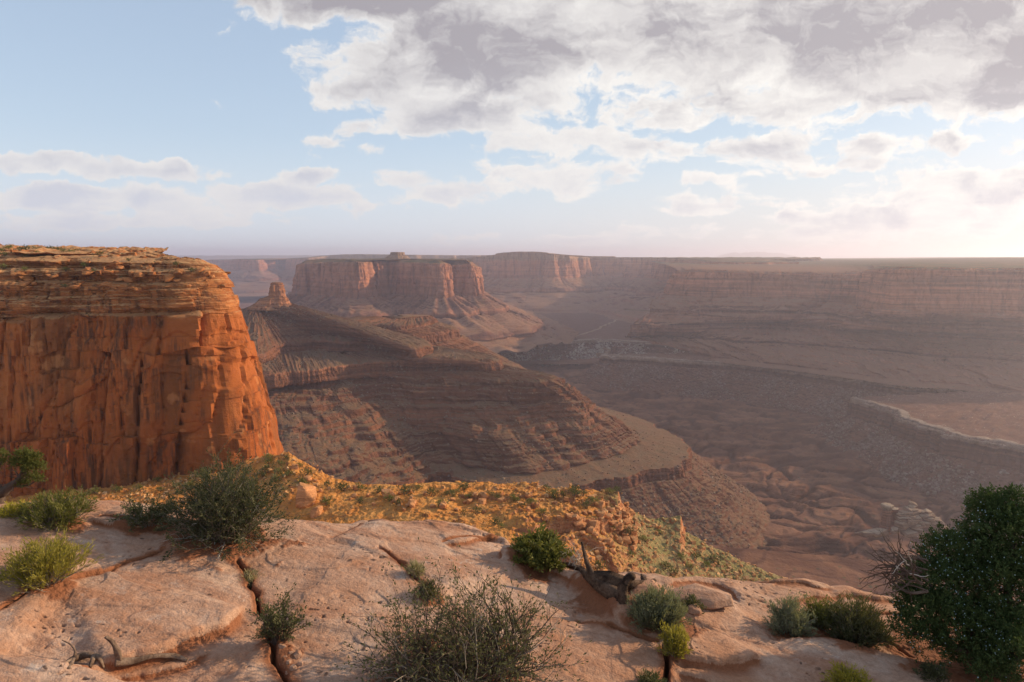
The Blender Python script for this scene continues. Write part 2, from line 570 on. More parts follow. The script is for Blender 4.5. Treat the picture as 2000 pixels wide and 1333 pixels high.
def rockify(P, W, u, seed=0.0, col=1.0, blk=1.0, bed=1.0, gul=1.0, rub=1.0, flat=0.6, steps=1.0, terr=0.0):
    """u: the size of the relief in metres (column width about 6 u)"""
    n = normals_of(P)
    if n[..., 2].mean() < 0:
        n = -n
    nh = n.copy()
    nh[..., 2] = 0
    nh /= np.linalg.norm(nh, axis=-1, keepdims=True) + 1e-6
    x, y, z = P[..., 0] + seed, P[..., 1] - seed, P[..., 2]
    S = np.cumsum(np.linalg.norm(np.diff(P, axis=1, prepend=P[:, :1]), axis=-1), axis=1)
    S = S.mean(0)[None, :] + 0 * S
    wc, wt, wl, wf = (W[c][:, None] for c in 'ctlf')
    out = P.copy()
    # cliffs: buttresses, columns, joint blocks, beds
    if wc.max() > 0:
        big = fbm(x / (28 * u), y / (28 * u), z / (160 * u), 3)
        colm = ridged(x / (9 * u), y / (9 * u), z / (70 * u), 3)
        cv, cj = cells(x / (3.2 * u), y / (3.2 * u), z / (7 * u))
        bd = perlin(z / (1.7 * u), fbm(x / (60 * u), y / (60 * u), None, 2) * 1.2)
        pv, pt, pf, pj, pjz, _ = blocks(S + 2.5 * u * fbm(x / (8 * u), y / (8 * u), z / (20 * u), 2), z, 7 * u, 26 * u)
        d = blk * (2.4 * u * (pv - 0.5) + 2.6 * u * pt * pf) + col * (5.5 * u * big + 1.5 * u * colm) + blk * (1.3 * u * (cv - 0.5) - 0.5 * u * np.exp(-cj * 9)) + bed * 0.45 * u * bd
        out = out + nh * (d * wc)[..., None]
    # ledgy slopes: hard beds stand out of soft ones, cut by gullies
    if wl.max() > 0:
        zz = z + 4 * u * fbm(x / (70 * u), y / (70 * u), None, 2)
        b1 = np.tanh(5 * perlin(zz / (10 * u), 0 * zz + 3.3 + seed))
        b2 = np.tanh(4 * perlin(zz / (3.4 * u), fbm(x / (50 * u), y / (50 * u), None, 2)))
        fade = smooth(-0.15, 0.2, fbm(x / (45 * u), y / (45 * u), z / (25 * u), 3))
        if terr:
            for hh, am in ((terr, .75), (terr * .37, .5)):
                q = (zz + 0.35 * hh * perlin(zz / hh * .45, 0 * zz + 8.8)) / hh
                fr = q - np.floor(q)
                f_ = smooth(-.22, .22, fbm(x / (45 * u) + hh, y / (60 * u), None, 3))
                out[..., 2] += (hh * (smooth(.62, .98, fr) - fr) * am * f_) * wl
        fade2 = smooth(-0.1, 0.25, fbm(x / (22 * u) + 9, y / (22 * u), z / (14 * u), 3))
        wob = 0.9 * fbm(x / (60 * u), y / (60 * u), z / (60 * u), 3)
        g = ridged(S / (46 * u) + seed + wob, z / (260 * u), None, 2) + 0.4 * ridged(S / (15 * u) + seed + 1.6 * wob, z / (120 * u), None, 2)
        bv, _, _, js, jz, _ = blocks(S, zz, 5 * u, 2.4 * u)
        d = steps * u * (2.6 * b1 * (0.2 + 0.8 * fade) + 1.3 * b2 * fade2 + 1.3 * (bv - 0.5) * fade2) + gul * 4.2 * u * (g - 0.4) + 3.5 * u * fbm(x / (35 * u), y / (35 * u), z / (35 * u), 3)
        out = out + (0.75 * nh + 0.25 * n) * (d * wl)[..., None]
        out = out + n * (rub * 0.55 * u * fbm(x / (4 * u), y / (4 * u), z / (4 * u), 4, 0.6) * wl)[..., None]
    # talus: chutes and rubble
    if wt.max() > 0:
        g = ridged(S / (20 * u) + 5 + seed, 0.4 * fbm(x / (40 * u), y / (40 * u), None, 2), None, 3)
        cv, cj = cells(x / (1.9 * u), y / (1.9 * u))
        d = gul * 2.2 * u * g + rub * (0.7 * u * fbm(x / (4 * u), y / (4 * u), z / (4 * u), 4, 0.62) + 0.8 * u * np.maximum(cv - 0.62, 0) * 2.5)
        out = out + n * (d * wt)[..., None]
    if wf.max() > 0:
        d = flat * u * fbm(x / (14 * u), y / (14 * u), None, 5, 0.55)
        out[..., 2] += d * wf
    return out


def ragged(c, amp, ln, sig=3, sd=0.0):
    d = amp * (fbm(c[:, 0] / ln + sd, c[:, 1] / ln, None, 4, 0.55) + 0.6 * (ridged(c[:, 0] / (ln * .8) - sd, c[:, 1] / (ln * .8), None, 2) - .5))
    return off_contour(c, d, None, 0) if sig == 0 else np.concatenate([(c + off_contour(c, d, None, sig) - off_contour(c, 0 * d, None, sig))[:, :2], c[:, 2:]], 1)


def px_contour(pts, z, ns):
    """pts: ('p', px, py) points seen in the photograph on the level z, or (x, y) in metres"""
    c = []
    for p in pts:
        if p[0] == 'p':
            c.append(at_z(p[1], p[2], z))
        else:
            c.append(np.array([p[0], p[1], z], float))
    return crom(np.array(c), ns)


def pyd(pts, ns):
    """points (px, py, distance)"""
    return crom(np.array([at_y(*p) for p in pts]), ns)


def build(name, P, mat, label, cat, sm=True):
    f = grid_faces(P.shape[0], P.shape[1])
    n = normals_of(P)
    if n[..., 2].mean() < 0:
        f = f[:, ::-1]
    o = mesh_np(name, P, f, mat, smooth_sh=sm)
    return struct(o, label, cat)


# ------------------------------------------------------------------ canyon materials
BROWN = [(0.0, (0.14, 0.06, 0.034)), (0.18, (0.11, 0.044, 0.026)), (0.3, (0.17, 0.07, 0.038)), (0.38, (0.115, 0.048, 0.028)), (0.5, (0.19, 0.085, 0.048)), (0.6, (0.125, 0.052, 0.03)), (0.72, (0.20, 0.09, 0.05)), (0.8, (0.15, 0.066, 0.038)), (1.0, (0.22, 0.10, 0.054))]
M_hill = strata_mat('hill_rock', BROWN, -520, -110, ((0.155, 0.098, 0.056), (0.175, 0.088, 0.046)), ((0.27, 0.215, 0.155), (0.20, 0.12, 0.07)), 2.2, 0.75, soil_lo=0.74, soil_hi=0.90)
M_spire = strata_mat('spire_rock', [(0, (0.36, 0.16, 0.08)), (1, (0.40, 0.18, 0.09))], -140, -50, ((0.26, 0.16, 0.09), (0.24, 0.13, 0.07)), ((0.4, 0.3, 0.2), (0.3, 0.2, 0.13)), 1.6, 0.5)
RIMC = [(0.0, (0.13, 0.058, 0.036)), (0.55, (0.105, 0.046, 0.030)), (0.82, (0.115, 0.054, 0.036)), (0.9, (0.33, 0.255, 0.20)), (1.0, (0.42, 0.35, 0.285))]
M_rim = strata_mat('white_rim_rock', RIMC, -500, -392, ((0.125, 0.054, 0.034), (0.165, 0.080, 0.050)), ((0.37, 0.31, 0.26), (0.25, 0.18, 0.135)), 2.2, 0.95, warp=4.0, soil_lo=0.55, soil_hi=0.8)
M_floor = strata_mat('floor_earth', [(0, (0.126, 0.056, 0.033)), (1, (0.178, 0.081, 0.048))], -530, -480, ((0.137, 0.063, 0.037), (0.181, 0.092, 0.056)), ((0.259, 0.185, 0.133), (0.192, 0.111, 0.074)), 2.6, 0.25, soil_lo=0.7, soil_hi=0.96)
WALLC = [(0.0, (0.15, 0.068, 0.045)), (0.08, (0.24, 0.115, 0.07)), (0.14, (0.095, 0.04, 0.027)), (0.22, (0.22, 0.10, 0.062)), (0.30, (0.09, 0.038, 0.026)), (0.37, (0.23, 0.105, 0.064)), (0.44, (0.095, 0.04, 0.028)), (0.56, (0.235, 0.10, 0.058)), (0.7, (0.29, 0.12, 0.068)), (0.93, (0.31, 0.135, 0.076)), (1.0, (0.25, 0.15, 0.09))]
WALLC = [(p_, tuple(1.2 * q_ for q_ in c_)) for p_, c_ in WALLC]
MESAC = [(p_, tuple(1.1 * q_ for q_ in c_)) for p_, c_ in WALLC]
M_wall = strata_mat('canyon_wall_rock', WALLC, -390, -20, ((0.185, 0.092, 0.056), (0.222, 0.111, 0.063)), ((0.296, 0.207, 0.148), (0.222, 0.133, 0.089)), 3.6, 0.6, bandamt=1.0, stain=0.8)
M_mesa = strata_mat('mesa_rock', MESAC, -390, -10, ((0.222, 0.111, 0.067), (0.252, 0.133, 0.074)), ((0.333, 0.237, 0.163), (0.252, 0.148, 0.096)), 4.5, 0.5, bandamt=0.45, stain=0.9)

# scrub on the flat plateau tops
for m in (M_wall, M_mesa):
    t = m.node_tree
    bs = next(n for n in t.nodes if n.type == 'BSDF_PRINCIPLED')
    src = bs.inputs['Base Color'].links[0].from_socket
    g = nd(t, 'ShaderNodeNewGeometry')
    zz_ = nd(t, 'ShaderNodeSeparateXYZ', {0: g.outputs['Position']}).outputs[2]
    nz_ = nd(t, 'ShaderNodeSeparateXYZ', {0: g.outputs['Normal']}).outputs[2]
    n_ = noise_tex(t, g.outputs['Position'], 0.012, 6.0, 0.65)
    f_ = mth(t, 'MULTIPLY', mapr(t, zz_, -52, -38), mth(t, 'MULTIPLY', mapr(t, nz_, 0.72, 0.95), mapr(t, n_, 0.34, 0.58, 0.25, 0.95)))
    t.links.new(mixc(t, f_, src, (0.075, 0.072, 0.036)), bs.inputs['Base Color'])

# ------------------------------------------------------------------ the hill with the spire
NS = 1150
ring = [(-572 + 42 * math.cos(a), 1640 + 34 * math.sin(a)) for a in np.linspace(math.pi * 0.85, math.pi * 2.35, 12)]
h1 = px_contour(ring, -119, NS)
h2 = px_contour([(-900, 1560), ('p', 470, 700), ('p', 545, 680), ('p', 600, 672), ('p', 650, 668), ('p', 690, 670), ('p', 730, 674), ('p', 775, 680), ('p', 813, 686), (-190, 1545), (-270, 1640), (-450, 1800)], -196, NS)
h2b = off_contour(h2, 6, -213)
h3 = px_contour([(-900, 1400), ('p', 490, 733), ('p', 560, 727), ('p', 624, 722), ('p', 700, 713), ('p', 760, 710), ('p', 830, 709), ('p', 900, 709), ('p', 957, 710), (-30, 1500), (-120, 1610), (-350, 1820)], -224, NS)
h3b = off_contour(h3, 6, -245)
h4 = px_contour([(-900, 1330), ('p', 480, 748), ('p', 560, 744), ('p', 640, 739), ('p', 720, 735), ('p', 830, 736), ('p', 930, 739), ('p', 1020, 744), ('p', 1092, 743), ('p', 1052, 732), (-45, 1540), (-300, 1830)], -250, NS)
h5 = px_contour([(-800, 1000), (-450, 985), (-292, 1010), (-195, 1165), (-142, 1262), (0, 1205), ('p', 1090, 918), ('p', 1180, 893), ('p', 1238, 862), ('p', 1215, 838), (120, 1800), (-250, 2050)], -387, NS)
h6 = px_contour([(-800, 980), (-450, 960), (-290, 990), (-188, 1150), (-132, 1238), ('p', 1010, 970), ('p', 1130, 946), ('p', 1240, 924), ('p', 1342, 896), ('p', 1300, 842), (190, 1840), (-200, 2100)], -397, NS)
h5 = ragged(h5, 15, 80); h6 = ragged(h6, 9, 55)
h6b = off_contour(h6, 5, -421)
h7 = off_contour(h6, 165, -528, 30)
P, W = loft([h1, h2, h2b, h3, h3b, h4, h5, h6, h6b, h7], [90, 22, 40, 26, 26, 270, 50, 30, 120], 'tctctlfct')
P = rockify(P, W, 2.0, 3.0, col=0.8, terr=11.0)
hillP = P
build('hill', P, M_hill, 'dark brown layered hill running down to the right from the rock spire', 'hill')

k1 = px_contour([(-330, 1740), ('p', 757, 619), ('p', 780, 621), ('p', 803, 619), (-215, 1760), (-300, 1790)], -148, 500)
k1b = off_contour(k1, 4, -155)
k2 = px_contour([(-600, 1720), ('p', 640, 640), ('p', 740, 639), ('p', 780, 640), ('p', 824, 634), (-205, 1790), (-300, 1850)], -165, 500)
k2b = off_contour(k2, 4, -173)
k3 = px_contour([(-620, 1690), ('p', 640, 668), ('p', 771, 664), ('p', 832, 658), ('p', 867, 653), (-150, 1800), (-300, 1900)], -190, 500)
k3b = off_contour(k3, 6, -209)
k4 = px_contour([(-600, 1600), (-480, 1560), (-240, 1590), ('p', 890, 702), ('p', 938, 693), (-80, 1850), (-250, 1980)], -250, 500)
k5 = px_contour([(-600, 1550), (-480, 1500), (-200, 1520), (-60, 1610), (60, 1760), (20, 1960), (-150, 2150)], -320, 500)
k6 = px_contour([(-600, 1550), (-480, 1450), (-150, 1480), (10, 1600), (170, 1780), (110, 2080), (-100, 2300)], -400, 500)
P, W = loft([k1, k1b, k2, k2b, k3, k3b, k4, k5, k6], [10, 24, 12, 30, 22, 50, 50, 50], 'ctctctll')
P[0] = P[0].mean(0)
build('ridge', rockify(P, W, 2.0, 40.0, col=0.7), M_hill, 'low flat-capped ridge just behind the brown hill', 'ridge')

# ------------------------------------------------------------------ far mesa
ms = pyd([(640, 512, 5200), (615, 513, 4300), (588, 518, 3600), (612, 513, 3440), (640, 512, 3330), (668, 512, 3200), (692, 511, 3120), (706, 512, 3180), (722, 512, 3380), (745, 511, 3420), (765, 512, 3500),
          (800, 512, 3380), (838, 514, 3260), (858, 515, 3200), (866, 516, 3280), (874, 517, 3450), (898, 518, 3420), (918, 519, 3380), (926, 521, 3440), (926, 521, 3600), (908, 519, 4200), (870, 515, 5200)], 900)
ms[:, 2] = np.clip(ms[:, 2], -60, -18)
ms = ragged(ms, 38, 170)
m0 = off_contour(ms, -500, -8, 60)
m0a = off_contour(ms, -40, -14, 4)
mb = off_contour(ms, 26, -200)
mc = off_contour(ms, 150, -268, 12)
mcb = off_contour(ms, 158, -284, 12)
md = off_contour(ms, 330, -345, 16)
mdb = off_contour(ms, 336, -356, 16)
me_ = off_contour(ms, 420, -392, 22)
mf = off_contour(ms, 520, -402, 30)
P, W = loft([m0, m0a, ms, mb, mc, mcb, md, mdb, me_, mf], [8, 12, 60, 60, 10, 60, 8, 20, 10], 'fftt' if False else 'ffctctlctf'[:9])
P = rockify(P, W, 3.6, 11.0, terr=16.0, col=1.15, blk=1.5, bed=0.5, gul=2.2)
build('mesa', P, M_mesa, 'tall red mesa with sunlit cliff edges standing across the canyon', 'mesa')
# its flat-topped cap further back
a = np.linspace(0, 2 * np.pi, 160)
def loop(cx, cy, rx, ry, z, wob=0.0, sd=0.0):
    r = 1 + wob * fbm(np.cos(a) * 1.7 + sd, np.sin(a) * 1.7 + sd, None, 3)
    return np.stack([cx - rx * r * np.cos(a), cy + ry * r * np.sin(a), 0 * a + z], -1)
def butte(name, px, py, y, rx, ry, h, mat, label, cat, top=0.55, u=3.0, skirt=40.0):
    c = at_y(px, py, y)
    z = c[2]
    cs = [loop(c[0], y, 1, 1, z), loop(c[0], y, rx * top, ry * top, z, .1, px), loop(c[0], y, rx * 0.62, ry * 0.62, z - 0.55 * h, .15, px), loop(c[0], y, rx, ry, z - h, .1, px), loop(c[0], y, rx * 1.5, ry * 1.5, z - h - skirt, .1, px)]
    P, W = loft(cs, [6, 24, 22, 12], 'fctt')
    return build(name, rockify(P, W, u, px * 1.0, blk=0.6, col=0.5), mat, label, cat)
butte('butte', 777, 493, 3900, 64, 60, 40, M_mesa, 'small dome capping the top of the far red mesa', 'butte')

# ------------------------------------------------------------------ the far plateaus
def far_wall(name, rim, zlist, label, back=(3000, 0.0), u=5.0, ns=500, seed=0.0, gul=1.5):
    r = pyd(rim, ns)
    r = ragged(r, 90, 420)
    b = off_contour(r, -back[0], None, 60)
    b[:, 2] = r[:, 2] * 0.3 + back[1]
    b0 = off_contour(b, -500, None, 60); b0[:, 2] = -450
    cs, rows, kinds = [b0, b, r], [6, 14], 'tf'
    for (o, z, n, k) in zlist:
        c = off_contour(r, o, z, 0 if o < 60 else 12)
        cs.append(c)
        rows.append(n)
        kinds += k
    P, W = loft(cs, rows, kinds)
    return build(name, rockify(P, W, u, seed, gul=gul), M_wall if 'wall' in name else M_mesa, label, 'canyon wall')

PR = [(40, -175, 36, 'c'), (200, -255, 36, 't'), (212, -275, 6, 'c'), (420, -345, 30, 'l'), (560, -390, 14, 't'), (800, -402, 8, 'f')]
far_wall('plateau', [(880, 512, 6400), (930, 503, 6000), (965, 498, 5700), (1000, 493, 5500), (1040, 492, 5400), (1075, 496, 5350), (1100, 500, 5500), (1160, 503, 5800), (1230, 503, 5700), (1300, 504, 5200), (1350, 506, 4700), (1420, 512, 4300), (1560, 512, 4300)],
         PR, 'hazy plateau rim across the head of the canyon', (1500, -6), 5.0, 520, 5.0)
far_wall('plateau', [(160, 512, 9800), (300, 512, 9600), (400, 508, 9500), (455, 507, 8600), (480, 506, 8000), (505, 508, 7900), (520, 509, 8400), (560, 505, 8600), (585, 505, 8100), (640, 499, 8300), (700, 497, 8200), (800, 498, 8000), (900, 499, 8200), (1000, 499, 8400), (1200, 501, 8600)],
         PR, 'blue hazy plateau far behind the spire and the mesa', (4500, 20), 7.0, 460, 9.0)
sk = pyd([(-500, 500, 21000), (200, 501, 21000), (420, 500, 20000), (800, 500, 21000), (1200, 503, 20000), (1400, 506, 19000)], 200)
sk2 = sk.copy(); sk2[:, 2] -= 300; sk2[:, 1] -= 900
sk0 = sk.copy(); sk0[:, 1] += 3000; sk0[:, 2] -= 40
P, W = loft([sk0, sk, sk2], [4, 14], 'ft')
build('plateau', rockify(P, W, 6.0, 2.0), M_mesa, 'flat blue plateau along the horizon on the left', 'plateau')
# mountains on the horizon
mx = np.linspace(1360, 1570, 160)
hgt = 12.5 * np.exp(-((mx - 1478) / 42) ** 2) + 7.5 * np.exp(-((mx - 1425) / 26) ** 2) + 6.5 * np.exp(-((mx - 1530) / 28) ** 2) + 1.5 * perlin(mx / 12, 0 * mx)
yy = 30000.0
top = at_y(mx, 506 - hgt, np.full(160, yy))
b1 = top.copy(); b1[:, 1] -= 2500; b1[:, 2] = -300
b2 = top.copy(); b2[:, 1] += 2500; b2[:, 2] = -300
P, W = loft([b2, top, b1], [6, 10], 'tt')
build('mountain', rockify(P, W, 20.0, 2.0, rub=0.3, gul=0.4), M_mesa, 'faint blue mountains on the horizon', 'mountain')

# ------------------------------------------------------------------ the canyon wall on the right
NW = 1000
wb = pyd([(1250, 507, 6500), (1400, 508, 6300), (1560, 508.5, 6000), (1650, 508.5, 5600), (1750, 508, 5200), (1850, 506, 4800), (2000, 503.5, 4400), (2350, 500, 4000)], NW)
wm = pyd([(1300, 517, 4200), (1400, 518, 4000), (1560, 520, 3700), (1650, 520, 3400), (1750, 516, 3000), (1850, 516, 2900), (2000, 515, 2800), (2350, 514, 2600)], NW)
wr = pyd([(1326, 534, 3500), (1342, 531, 3230), (1400, 532, 3120), (1470, 534, 3080), (1540, 536, 3040), (1575, 535, 2960), (1640, 537, 2900), (1690, 534, 2800), (1722, 529, 2560), (1748, 527, 2380), (1800, 528, 2370), (1870, 529, 2340), (1940, 530, 2300), (2000, 530, 2250), (2120, 531, 2200), (2350, 533, 2150)], NW)
dw_ = ragged(wr, 34, 210, 3, 4.0) - wr; wr = wr + dw_
wr_s = off_contour(wr, -30, wr[:, 2] + 10)
wc_ = pyd([(1305, 580, 3480), (1325, 578, 3200), (1390, 580, 3090), (1460, 581, 3050), (1530, 584, 3010), (1568, 586, 2930), (1625, 592, 2870), (1672, 599, 2770), (1702, 605, 2530), (1735, 607, 2350), (1790, 610, 2340), (1865, 613, 2310), (1935, 615, 2270), (2000, 617, 2220), (2120, 619, 2170), (2350, 624, 2120)], NW)
wc_ = wc_ + 0.85 * dw_
wd = px_contour([('p', 1270, 604), ('p', 1310, 605), ('p', 1380, 606), ('p', 1450, 607), ('p', 1520, 608), ('p', 1560, 609), ('p', 1610, 612), ('p', 1655, 617), ('p', 1705, 624), ('p', 1770, 627), ('p', 1840, 629), ('p', 1920, 631), ('p', 2000, 633), ('p', 2120, 636), ('p', 2350, 644)], -225, NW)
wdb = off_contour(wd, 8, -242)
we = px_contour([('p', 1230, 634), ('p', 1320, 634), ('p', 1420, 631), ('p', 1470, 630), ('p', 1503, 629), ('p', 1560, 634), ('p', 1620, 640), ('p', 1700, 645), ('p', 1780, 650), ('p', 1900, 655), ('p', 2000, 660), ('p', 2350, 672)], -280, NW)
web = off_contour(we, 8, -297)
wf_ = px_contour([('p', 1220, 655), ('p', 1300, 655), ('p', 1390, 659), ('p', 1440, 664), ('p', 1530, 668), ('p', 1620, 674), ('p', 1720, 682), ('p', 1800, 690), ('p', 1900, 696), ('p', 2000, 702), ('p', 2350, 720)], -335, NW)
wfb = off_contour(wf_, 6, -347)
FOOT = [(1385, 690), (1400, 692), (1404, 694), (1410, 698), (1440, 703), (1490, 709), (1560, 716), (1640, 727), (1720, 737), (1770, 744), (1860, 750), (1930, 756), (1960, 759), (1970, 761), (1975, 762), (1985, 763), (2000, 765), (2020, 766), (2060, 768), (2120, 772), (2300, 780)]
wg = resample(px_contour([('p', *p) for p in FOOT], -386, NW), NW)
wg2 = off_contour(wg, 60, -394, 10)
wbb = wb.copy(); wbb[:, :2] *= 16000.0 / wb[:, 1:2]; wbb[:, 2] = -22 + 26 * smooth(1600, 2100, np.interp(np.arange(NW), [0, NW], [1250, 2350]))
P, W = loft([wbb, wb, wm, wr_s, wr, wc_, wd, wdb, we, web, wf_, wfb, wg, wg2], [12, 10, 14, 10, 70, 60, 14, 90, 14, 90, 10, 90, 8], 'fffcclclclclf')
P = rockify(P, W, 3.2, 21.0, terr=15.0, gul=1.6, col=1.2, blk=1.5, bed=0.5, steps=1.3)
wallP = P
build('canyon_wall', P, M_wall, 'long layered red canyon wall on the right, in haze', 'canyon wall')

# ------------------------------------------------------------------ white rim benches
RIM = [(1385, 689), (1290, 691.5), (1175, 693.5), (1250, 698), (1360, 706), (1450, 712), (1540, 722), (1640, 736), (1720, 745), (1765, 752), (1850, 757), (1900, 767), (1800, 780), (1672, 777), (1690, 784), (1755, 803), (1765, 816), (1850, 842), (1900, 856), (2000, 873), (2200, 930)]
NR = 1500
rr = px_contour([('p', *p) for p in RIM], -397, NR)
d_edge = 5.0 * fbm(rr[:, 0] / 45, rr[:, 1] / 45, None, 4) * 2.0
rr[:, :2] += off_contour(rr, d_edge, None, 6)[:, :2] - off_contour(rr, 0 * d_edge, None, 6)[:, :2]
foot = px_contour([('p', *p) for p in FOOT], -391, NR)
rb = off_contour(rr, 4, -404)
rc = off_contour(rr, 7 + 0 * d_edge, None, 4)
hc = np.interp(np.arange(NR) / NR * 20, [0, 2, 5, 9, 11, 12.5, 14, 20], [16, 26, 30, 32, 24, 46, 54, 54])
rc[:, 2] = -397 - hc
rt = off_contour(rr, 120.0, -522, 26)
P, W = loft([foot, rr, rb, rc, rt], [50, 10, 34, 100], 'fcct')
P = rockify(P, W, 2.0, 31.0, col=1.1, blk=2.2, gul=1.1, rub=1.5, flat=2.6)
rimP = P
build('bench', P, M_rim, 'pale-rimmed rock bench winding along the right side of the canyon', 'rock bench')

fr = px_contour([(-700, 3300), (-420, 3250), ('p', 840, 681), ('p', 900, 676), ('p', 965, 673), ('p', 1000, 669), ('p', 1050, 668), ('p', 1100, 668), ('p', 1140, 666), ('p', 1175, 664), ('p', 1230, 667), ('p', 1290, 671), ('p', 1340, 679), ('p', 1388, 688)], -397, 800)
fe = 14 * fbm(fr[:, 0] / 90, fr[:, 1] / 90, None, 4)
fr[:, :2] += off_contour(fr, fe, None, 5)[:, :2] - off_contour(fr, 0 * fe, None, 5)[:, :2]
fi = off_contour(fr, -500, -391, 60); fi2 = off_contour(fr, -2600, -386, 90)
P, W = loft([fi2, fi, fr, off_contour(fr, 6, -426), off_contour(fr, 95, -505, 16)], [10, 30, 18, 60], 'ffct')
FARRIM = rockify(P, W, 2.8, 51.0, col=0.8, rub=1.8, flat=1.2)
build('bench', FARRIM, M_rim, 'far pale-edged rock bench below the red mesa', 'rock bench')

# the pale caprock along the rims
M_cream = strata_mat('cream_caprock', [(0, (0.24, 0.165, 0.115)), (1, (0.33, 0.255, 0.195))], -412, -390, ((0.31, 0.235, 0.175), (0.22, 0.145, 0.098)), ((0.38, 0.31, 0.25), (0.22, 0.15, 0.11)), 1.6, 0.5, warp=2.0, stain=0.5)
def caprock(c, w, label, sd, low=0.0):
    wv = w * (1 + 0.8 * fbm(c[:, 0] / 60 + sd, c[:, 1] / 60, None, 3))
    cs = [off_contour(c, -wv, -399), off_contour(c, -wv + 2, -394.2), off_contour(c, 1.5, -394.0), off_contour(c, 4.0, -396.0), off_contour(c, 6.0, -403.5), off_contour(c, 1.0, -406)]
    for q in cs:
        q[:, 2] += 2.6 * fbm(c[:, 0] / 32 + sd, c[:, 1] / 32, None, 3) - low
    P, W = loft(cs, [3, 12, 4, 14, 4], 'ffccc')
    P = rockify(P, W, 1.2, sd, col=.5, blk=2.0, flat=1.0)
    build('caprock', P, M_cream, label, 'caprock')
caprock(rr[150:800], 15.0, 'cream caprock edging the middle stretch of the winding bench on the right', 3.0)
caprock(rr[985:], 13.0, 'cream caprock edging the nearest bench cliff on the right', 4.0)
caprock(fr, 26.0, 'cream caprock edging the far bench below the mesa', 8.0)

# ------------------------------------------------------------------ canyon floor
na, nr = 900, 620
pa = np.linspace(-300, 2500, na)
ta = (pa - 1000) / F
rowy = 1 / np.linspace(1 / 640.0, 1 / 4600.0, nr)
X = rowy[:, None] * ta[None, :]
Y = np.repeat(rowy[:, None], na, 1)
wx = X + 60 * fbm(X / 260, Y / 260, None, 3)
wy = Y + 60 * fbm(X / 260 + 9, Y / 260 - 4, None, 3)
br = ridged(wx / 230, wy / 95, None, 4, 0.5)
Z = -530 + 9 * br + 3.5 * fbm(X / 60, Y / 60, None, 4) + 26 * np.maximum(fbm(X / 600 + 3, Y / 420, None, 2), 0)
# low stepped ledges in the soft beds
q = Z / 5.0 + 0.25 * fbm(X / 80, Y / 80, None, 2)
Z = 5.0 * (np.floor(q) + smooth(0.0, 0.45, q - np.floor(q)))
Z += 0.9 * fbm(X / 9, Y / 9, None, 3)
ch = np.abs(perlin(wx / 170 + 5, wy / 120))
ch2 = np.abs(perlin(wx / 75 + 15, wy / 55 + 3))
CHAN = np.clip(smooth(0.13, 0.02, ch) + 0.8 * smooth(0.12, 0.02, ch2), 0, 1)
Z -= 11 * smooth(0.10, 0.0, ch) + 5 * smooth(0.10, 0.0, ch2)
Z += 30 * smooth(2300, 3300, Y)
near = smooth(1180, 1020, Y + 0.12 * X) * smooth(60, 170, X)
Z = Z * (1 - near) + near * (-436 + 2.2 * fbm(X / 40, Y / 40, None, 5) - 0.05 * (X - 300))
Pf = np.stack([X, Y, Z], -1)
ofl = build('canyon_floor', Pf, M_floor, 'dull red badland floor of the inner canyon', 'canyon floor')
at_ = ofl.data.attributes.new('channel', 'FLOAT', 'POINT')
at_.data.foreach_set('value', CHAN.astype(np.float32).ravel())
t = M_floor.node_tree
bs = next(n for n in t.nodes if n.type == 'BSDF_PRINCIPLED')
src = bs.inputs['Base Color'].links[0].from_socket
av = nd(t, 'ShaderNodeAttribute', attribute_name='channel').outputs['Fac']
gp_ = nd(t, 'ShaderNodeNewGeometry').outputs['Position']
wash = noise_tex(t, vmth(t, 'MULTIPLY', gp_, (1.0, 1.6, 0.2)), 0.006, 5.0, 0.6, 0.8)
c_ = mixc(t, mapr(t, wash, 0.40, 0.62), mixc(t, 1.0, src, (0.78, 0.66, 0.62), 'MULTIPLY'), mixc(t, 1.0, src, (1.35, 1.3, 1.2), 'MULTIPLY'))
c_ = mixc(t, mth(t, 'MULTIPLY', av, 0.72), c_, (0.060, 0.024, 0.016))
t.links.new(c_, bs.inputs['Base Color'])

# land beyond everything, to the horizon
gx = np.linspace(-30000, 30000, 120)
gy = np.concatenate([np.linspace(3000, 12000, 60), np.linspace(12500, 34000, 40)])
GX, GY = np.meshgrid(gx, gy)
GZ = -470 + 25 * fbm(GX / 2500, GY / 1500, None, 4)
build('terrain', np.stack([GX, GY, GZ], -1), M_floor, 'flat desert lowland beyond the mesa reaching to the horizon', 'terrain')

